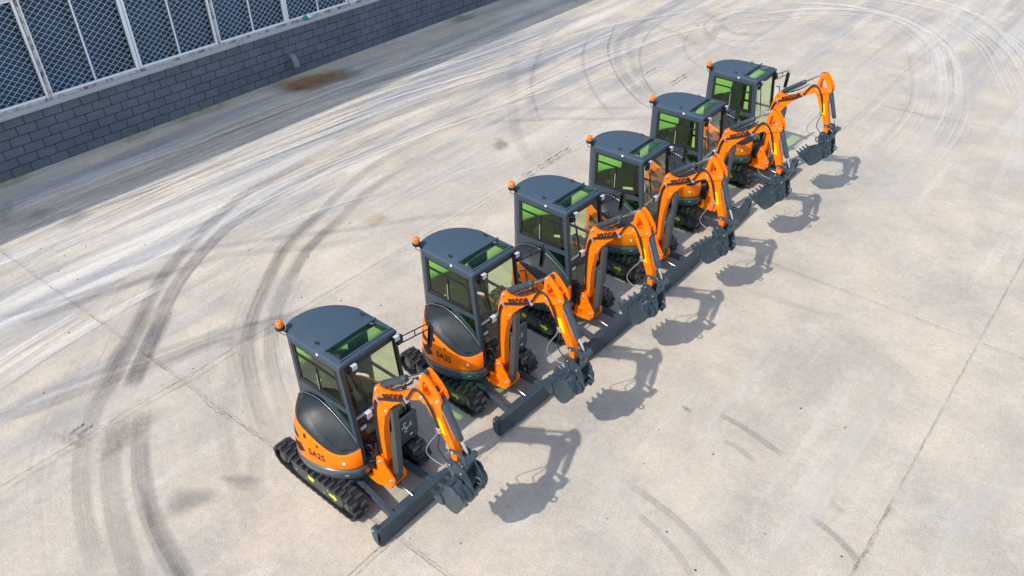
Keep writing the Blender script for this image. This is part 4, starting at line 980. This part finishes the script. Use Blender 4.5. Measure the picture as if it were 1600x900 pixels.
    mb = MB(); mb.tube([a, a+d*.04, a+d*.06, a+d*.58, a+d*.60], [.03, .036, .046, .046, .038], M['steel'], 22); mb.tube([a+d*.60, b], .020, M['chrome'], 14); mb.ycyl(a.x, a.z, YB-.035, YB+.035, .035, M['steel'], 14); mb.ycyl(b.x, b.z, YB-.035, YB+.035, .036, M['steel'], 14)
    mb.tube([a+d*.12+Vector((-.045, -.035, -.02)), a+d*.52+Vector((-.045, -.035, -.02)), a+d*.55], .008, M['chrome'], 6)
    sw(mb.build('bucket_cylinder', root, bevel=.003, origin=PIV))
    # links
    mb = MB(); ST_ = M['steel']
    def bar(mb, p, q, y0, y1, w_, m):
        p, q = Vector(p), Vector(q); d = (q-p).normalized(); n_ = Vector((-d.y, d.x))
        pts_ = []
        for c, a0 in ((q, -90), (p, 90)):
            for k in range(7):
                a_ = R(a0+180*k/6); v = d*math.cos(a_)+n_*math.sin(a_); pts_.append(tuple(c+v*w_))
        mb.prism(pts_, y0, y1, m)
    for y0, y1 in ((YB-.080, YB-.056), (YB+.056, YB+.080)): 
        mb.prism([(2.13, 1.83), (2.15, 1.77), (2.25, 1.80), (2.36, 1.735), (2.42, 1.74), (2.43, 1.79), (2.38, 1.83), (2.26, 1.86), (2.17, 1.85)], y0, y1, ST_)
    mb.ycyl(2.395, 1.78, YB-.115, YB+.115, .034, ST_, 16); mb.box((2.43, YB, 1.79), (.05, .17, .07), ST_)
    bar(mb, (2.395, 1.775), (2.33, 1.535), YB-.050, YB+.050, .034, ST_)
    sw(mb.build('bucket_link', root, bevel=.004, origin=PIV))
    # quick coupler
    mb = MB()
    for y0, y1 in ((YB-.115, YB-.085), (YB+.085, YB+.115)):
        mb.prism([(2.10, 1.60), (2.13, 1.67), (2.21, 1.68), (2.36, 1.58), (2.42, 1.40), (2.44, 1.22), (2.40, 1.13), (2.33, 1.17), (2.25, 1.33), (2.12, 1.42), (2.09, 1.50)], y0, y1, ST_)
    mb.box((2.28, YB, 1.33), (.16, .17, .10), ST_, Matrix.Rotation(R(45), 3, 'Y'))
    for x, z in ((2.17, 1.625), (2.33, 1.535), (2.20, 1.40), (2.38, 1.22)): mb.ycyl(x, z, YB-.135, YB+.135, .028, ST_, 14)
    for x, z in ((2.17, 1.625), (2.33, 1.535), (2.20, 1.40), (2.38, 1.22)): mb.ycyl(x, z, YB-.142, YB-.135, .013, M['silver'], 10)
    mb.tube(smooth_path([(2.43, YB, 1.42), (2.49, YB, 1.40), (2.50, YB, 1.34), (2.46, YB, 1.31), (2.43, YB, 1.33)], 5), .014, ST_, 8)
    sw(mb.build('quick_coupler', root, bevel=.005, origin=PIV))
    # ---- bucket
    BP = [(1.845, 1.055), (1.92, 1.00), (2.02, .935), (2.09, .898), (2.15, .900), (2.21, .945), (2.28, 1.03), (2.33, 1.12), (2.345, 1.22), (2.31, 1.30), (2.25, 1.35), (2.17, 1.37)]
    P_ = smooth_path([(x, 0, z) for x, z in BP], 3); w0, w1 = YB-.25, YB+.25; th = .014
    mb = MB()
    cx = sum(p.x for p in P_)/len(P_); cz = sum(p.z for p in P_)/len(P_)
    inn = []
    for i, p in enumerate(P_):
        d = (P_[min(i+1, len(P_)-1)]-P_[max(i-1, 0)]).normalized(); n_ = Vector((d.z, 0, -d.x))
        if (p+n_*.01-Vector((cx, 0, cz))).length > (p-Vector((cx, 0, cz))).length: n_ = -n_
        inn.append(p+n_*th)
    for A_, y0, y1 in ((P_, w0, w1), (inn, w0+.016, w1-.016)):
        mb.grid([[Vector((p.x, y0, p.z)) for p in A_], [Vector((p.x, y1, p.z)) for p in A_]], ST_, True)
    for yo_, yi_ in ((w0, w0+.016), (w1, w1-.016)):
        mb.prism([(p.x, p.z) for p in P_], min(yo_, yi_), max(yo_, yi_), ST_)
    mb.prism([(1.80, 1.075), (1.835, 1.035), (1.93, .985), (1.945, 1.01), (1.86, 1.07), (1.82, 1.09)], w0-.008, w1+.008, ST_)
    for y in (w0-.011, w1+.011):
        mb.prism([(1.83, 1.085), (1.845, 1.03), (1.93, .985), (1.98, 1.00), (1.99, 1.08), (1.96, 1.17), (1.91, 1.14)], y-.011, y+.011, ST_)
        mb.prism([(2.10, 1.37), (2.12, 1.27), (2.22, 1.25), (2.30, 1.30), (2.26, 1.38), (2.18, 1.40)], y-.010, y+.010, ST_)
    for y0, y1 in ((YB-.15, YB-.125), (YB+.125, YB+.15)):
        mb.prism([(2.13, 1.38), (2.15, 1.44), (2.21, 1.46), (2.30, 1.40), (2.41, 1.28), (2.43, 1.20), (2.39, 1.14), (2.33, 1.10), (2.30, 1.26)], y0, y1, ST_)
    mb.prism([(2.13, 1.33), (2.14, 1.375), (2.20, 1.385), (2.20, 1.34)], w0, w1, ST_)
    for y in (YB-.10, YB, YB+.10): mb.prism([(2.00, .945), (2.00, .931), (2.08, .887), (2.16, .888), (2.23, .945), (2.222, .955), (2.15, .90), (2.09, .90)], y-.02, y+.02, ST_)
    bk = sw(mb.build('bucket', root, bevel=.004, origin=PIV))
    for k in range(4):
        y = w0+.045+k*(w1-w0-.09)/3; mb = MB()
        d = Vector((-.90, 0, .436)).normalized(); n_ = Vector((.436, 0, .90)); c = Vector((1.845, y, 1.05)); W_ = Vector((0, 1, 0)); q = []
        for t, hw, hh in ((-.04, .030, .022), (.125, .018, .006)):
            for a_, b_ in ((-1, -1), (1, -1), (1, 1), (-1, 1)): q.append(c+d*t+W_*(a_*hw)+n_*(b_*hh))
        mb.hexa(q, ST_); part(mb, 'bucket_tooth', bk, bevel=.003)
    mb = MB(); mb.ycyl(2.30, 1.42, YB-.17, YB-.15, .035, ST_, 14); mb.ycyl(2.30, 1.42, YB+.15, YB+.17, .035, ST_, 14)
    mb.tube(smooth_path([(2.08, YB, 1.42), (2.03, YB, 1.47), (2.01, YB, 1.43), (2.03, YB, 1.37), (2.08, YB, 1.36)], 5), .013, ST_, 8)
    part(mb, 'bucket_hooks', bk, bevel=.003)
    return root

def kids(o): return [c for c in o.children]
def copy_tree(o, parent=None):
    c = o.copy(); COL.objects.link(c)
    if parent: c.parent = parent
    for ch in CH_[o.name]: copy_tree(ch, c)
    return c
ex = build_excavator()
def sstep(t): t = max(0, min(1, t)); return t*t*(3-2*t)
for ch in ex.children:
    if ch.name in SW:
        for o_ in [ch]+list(ch.children):
            for v in o_.data.vertices:
                x, z = v.co.x+PIV[0], v.co.z
                v.co.z -= .065*sstep((z-1.7)/.5); v.co.x -= .055*sstep((z-1.85)/.55)*sstep((x-1.25)/.5)
CH_ = {o.name: list(o.children) for o in COL.objects}
SP = 2.38947
OFFS = [(0, 0, 0), (-.0288, .1790, -.0312), (-.0024, .0567, -.0244), (-.0129, -.0158, .0090), (-.0812, -.0555, .0187), (-.0882, .0006, -.0077)]
CURL = [-12, 0, 0, 0, 0, 0]            # bucket curl, arm, luff and swing of each machine, degrees
ARM = [-1.5, -4.3, 2.9, 0, .2, 1.7]
LUFF = [-.5, -.5, -1.4, -.6, -.1, .3]
SWING = [2.8, -.7, -3.7, -7.1, -3.9, -3.8]
LAB = ['nearest orange mini excavator, largest in view, alone at the bottom left end of the row',
       'second orange mini excavator from the near end, directly behind the nearest one',
       'third orange mini excavator from the near end, left of the middle of the row',
       'fourth orange mini excavator from the near end, third from the far end of the row',
       'fifth orange mini excavator from the near end, directly in front of the farthest one',
       'farthest orange mini excavator, smallest in view, its boom and mirror clear against bare concrete']
machines = [ex]+[copy_tree(ex) for _ in range(5)]
for k, o in enumerate(machines):
    dx, dy, a = OFFS[k]
    o.location = (dx, k*SP+dy, 0); o.rotation_euler = (0, 0, a)
    tag(o, LAB[k], 'excavator', 'orange mini excavators parked in a row')
    for ch in o.children:
        nm = ch.name.split('.')[0]
        if nm in SW:
            def about(x, z, a_):
                h = Vector((x, -.03, z))-Vector(PIV); return Matrix.Translation(h) @ Matrix.Rotation(R(a_), 4, 'Y') @ Matrix.Translation(-h)
            mt = Matrix.Translation(PIV) @ Matrix.Rotation(R(SWING[k]), 4, 'Z')
            if nm not in ('swing_post', 'boom_cylinder'): mt = mt @ about(.84, .78, LUFF[k])
            if nm in ('arm', 'bucket_cylinder', 'bucket_link', 'quick_coupler', 'bucket'): mt = mt @ about(1.79, 2.49, ARM[k])
            if nm in ('quick_coupler', 'bucket'): mt = mt @ about(2.175, 1.63, CURL[k])
            ch.matrix_basis = mt
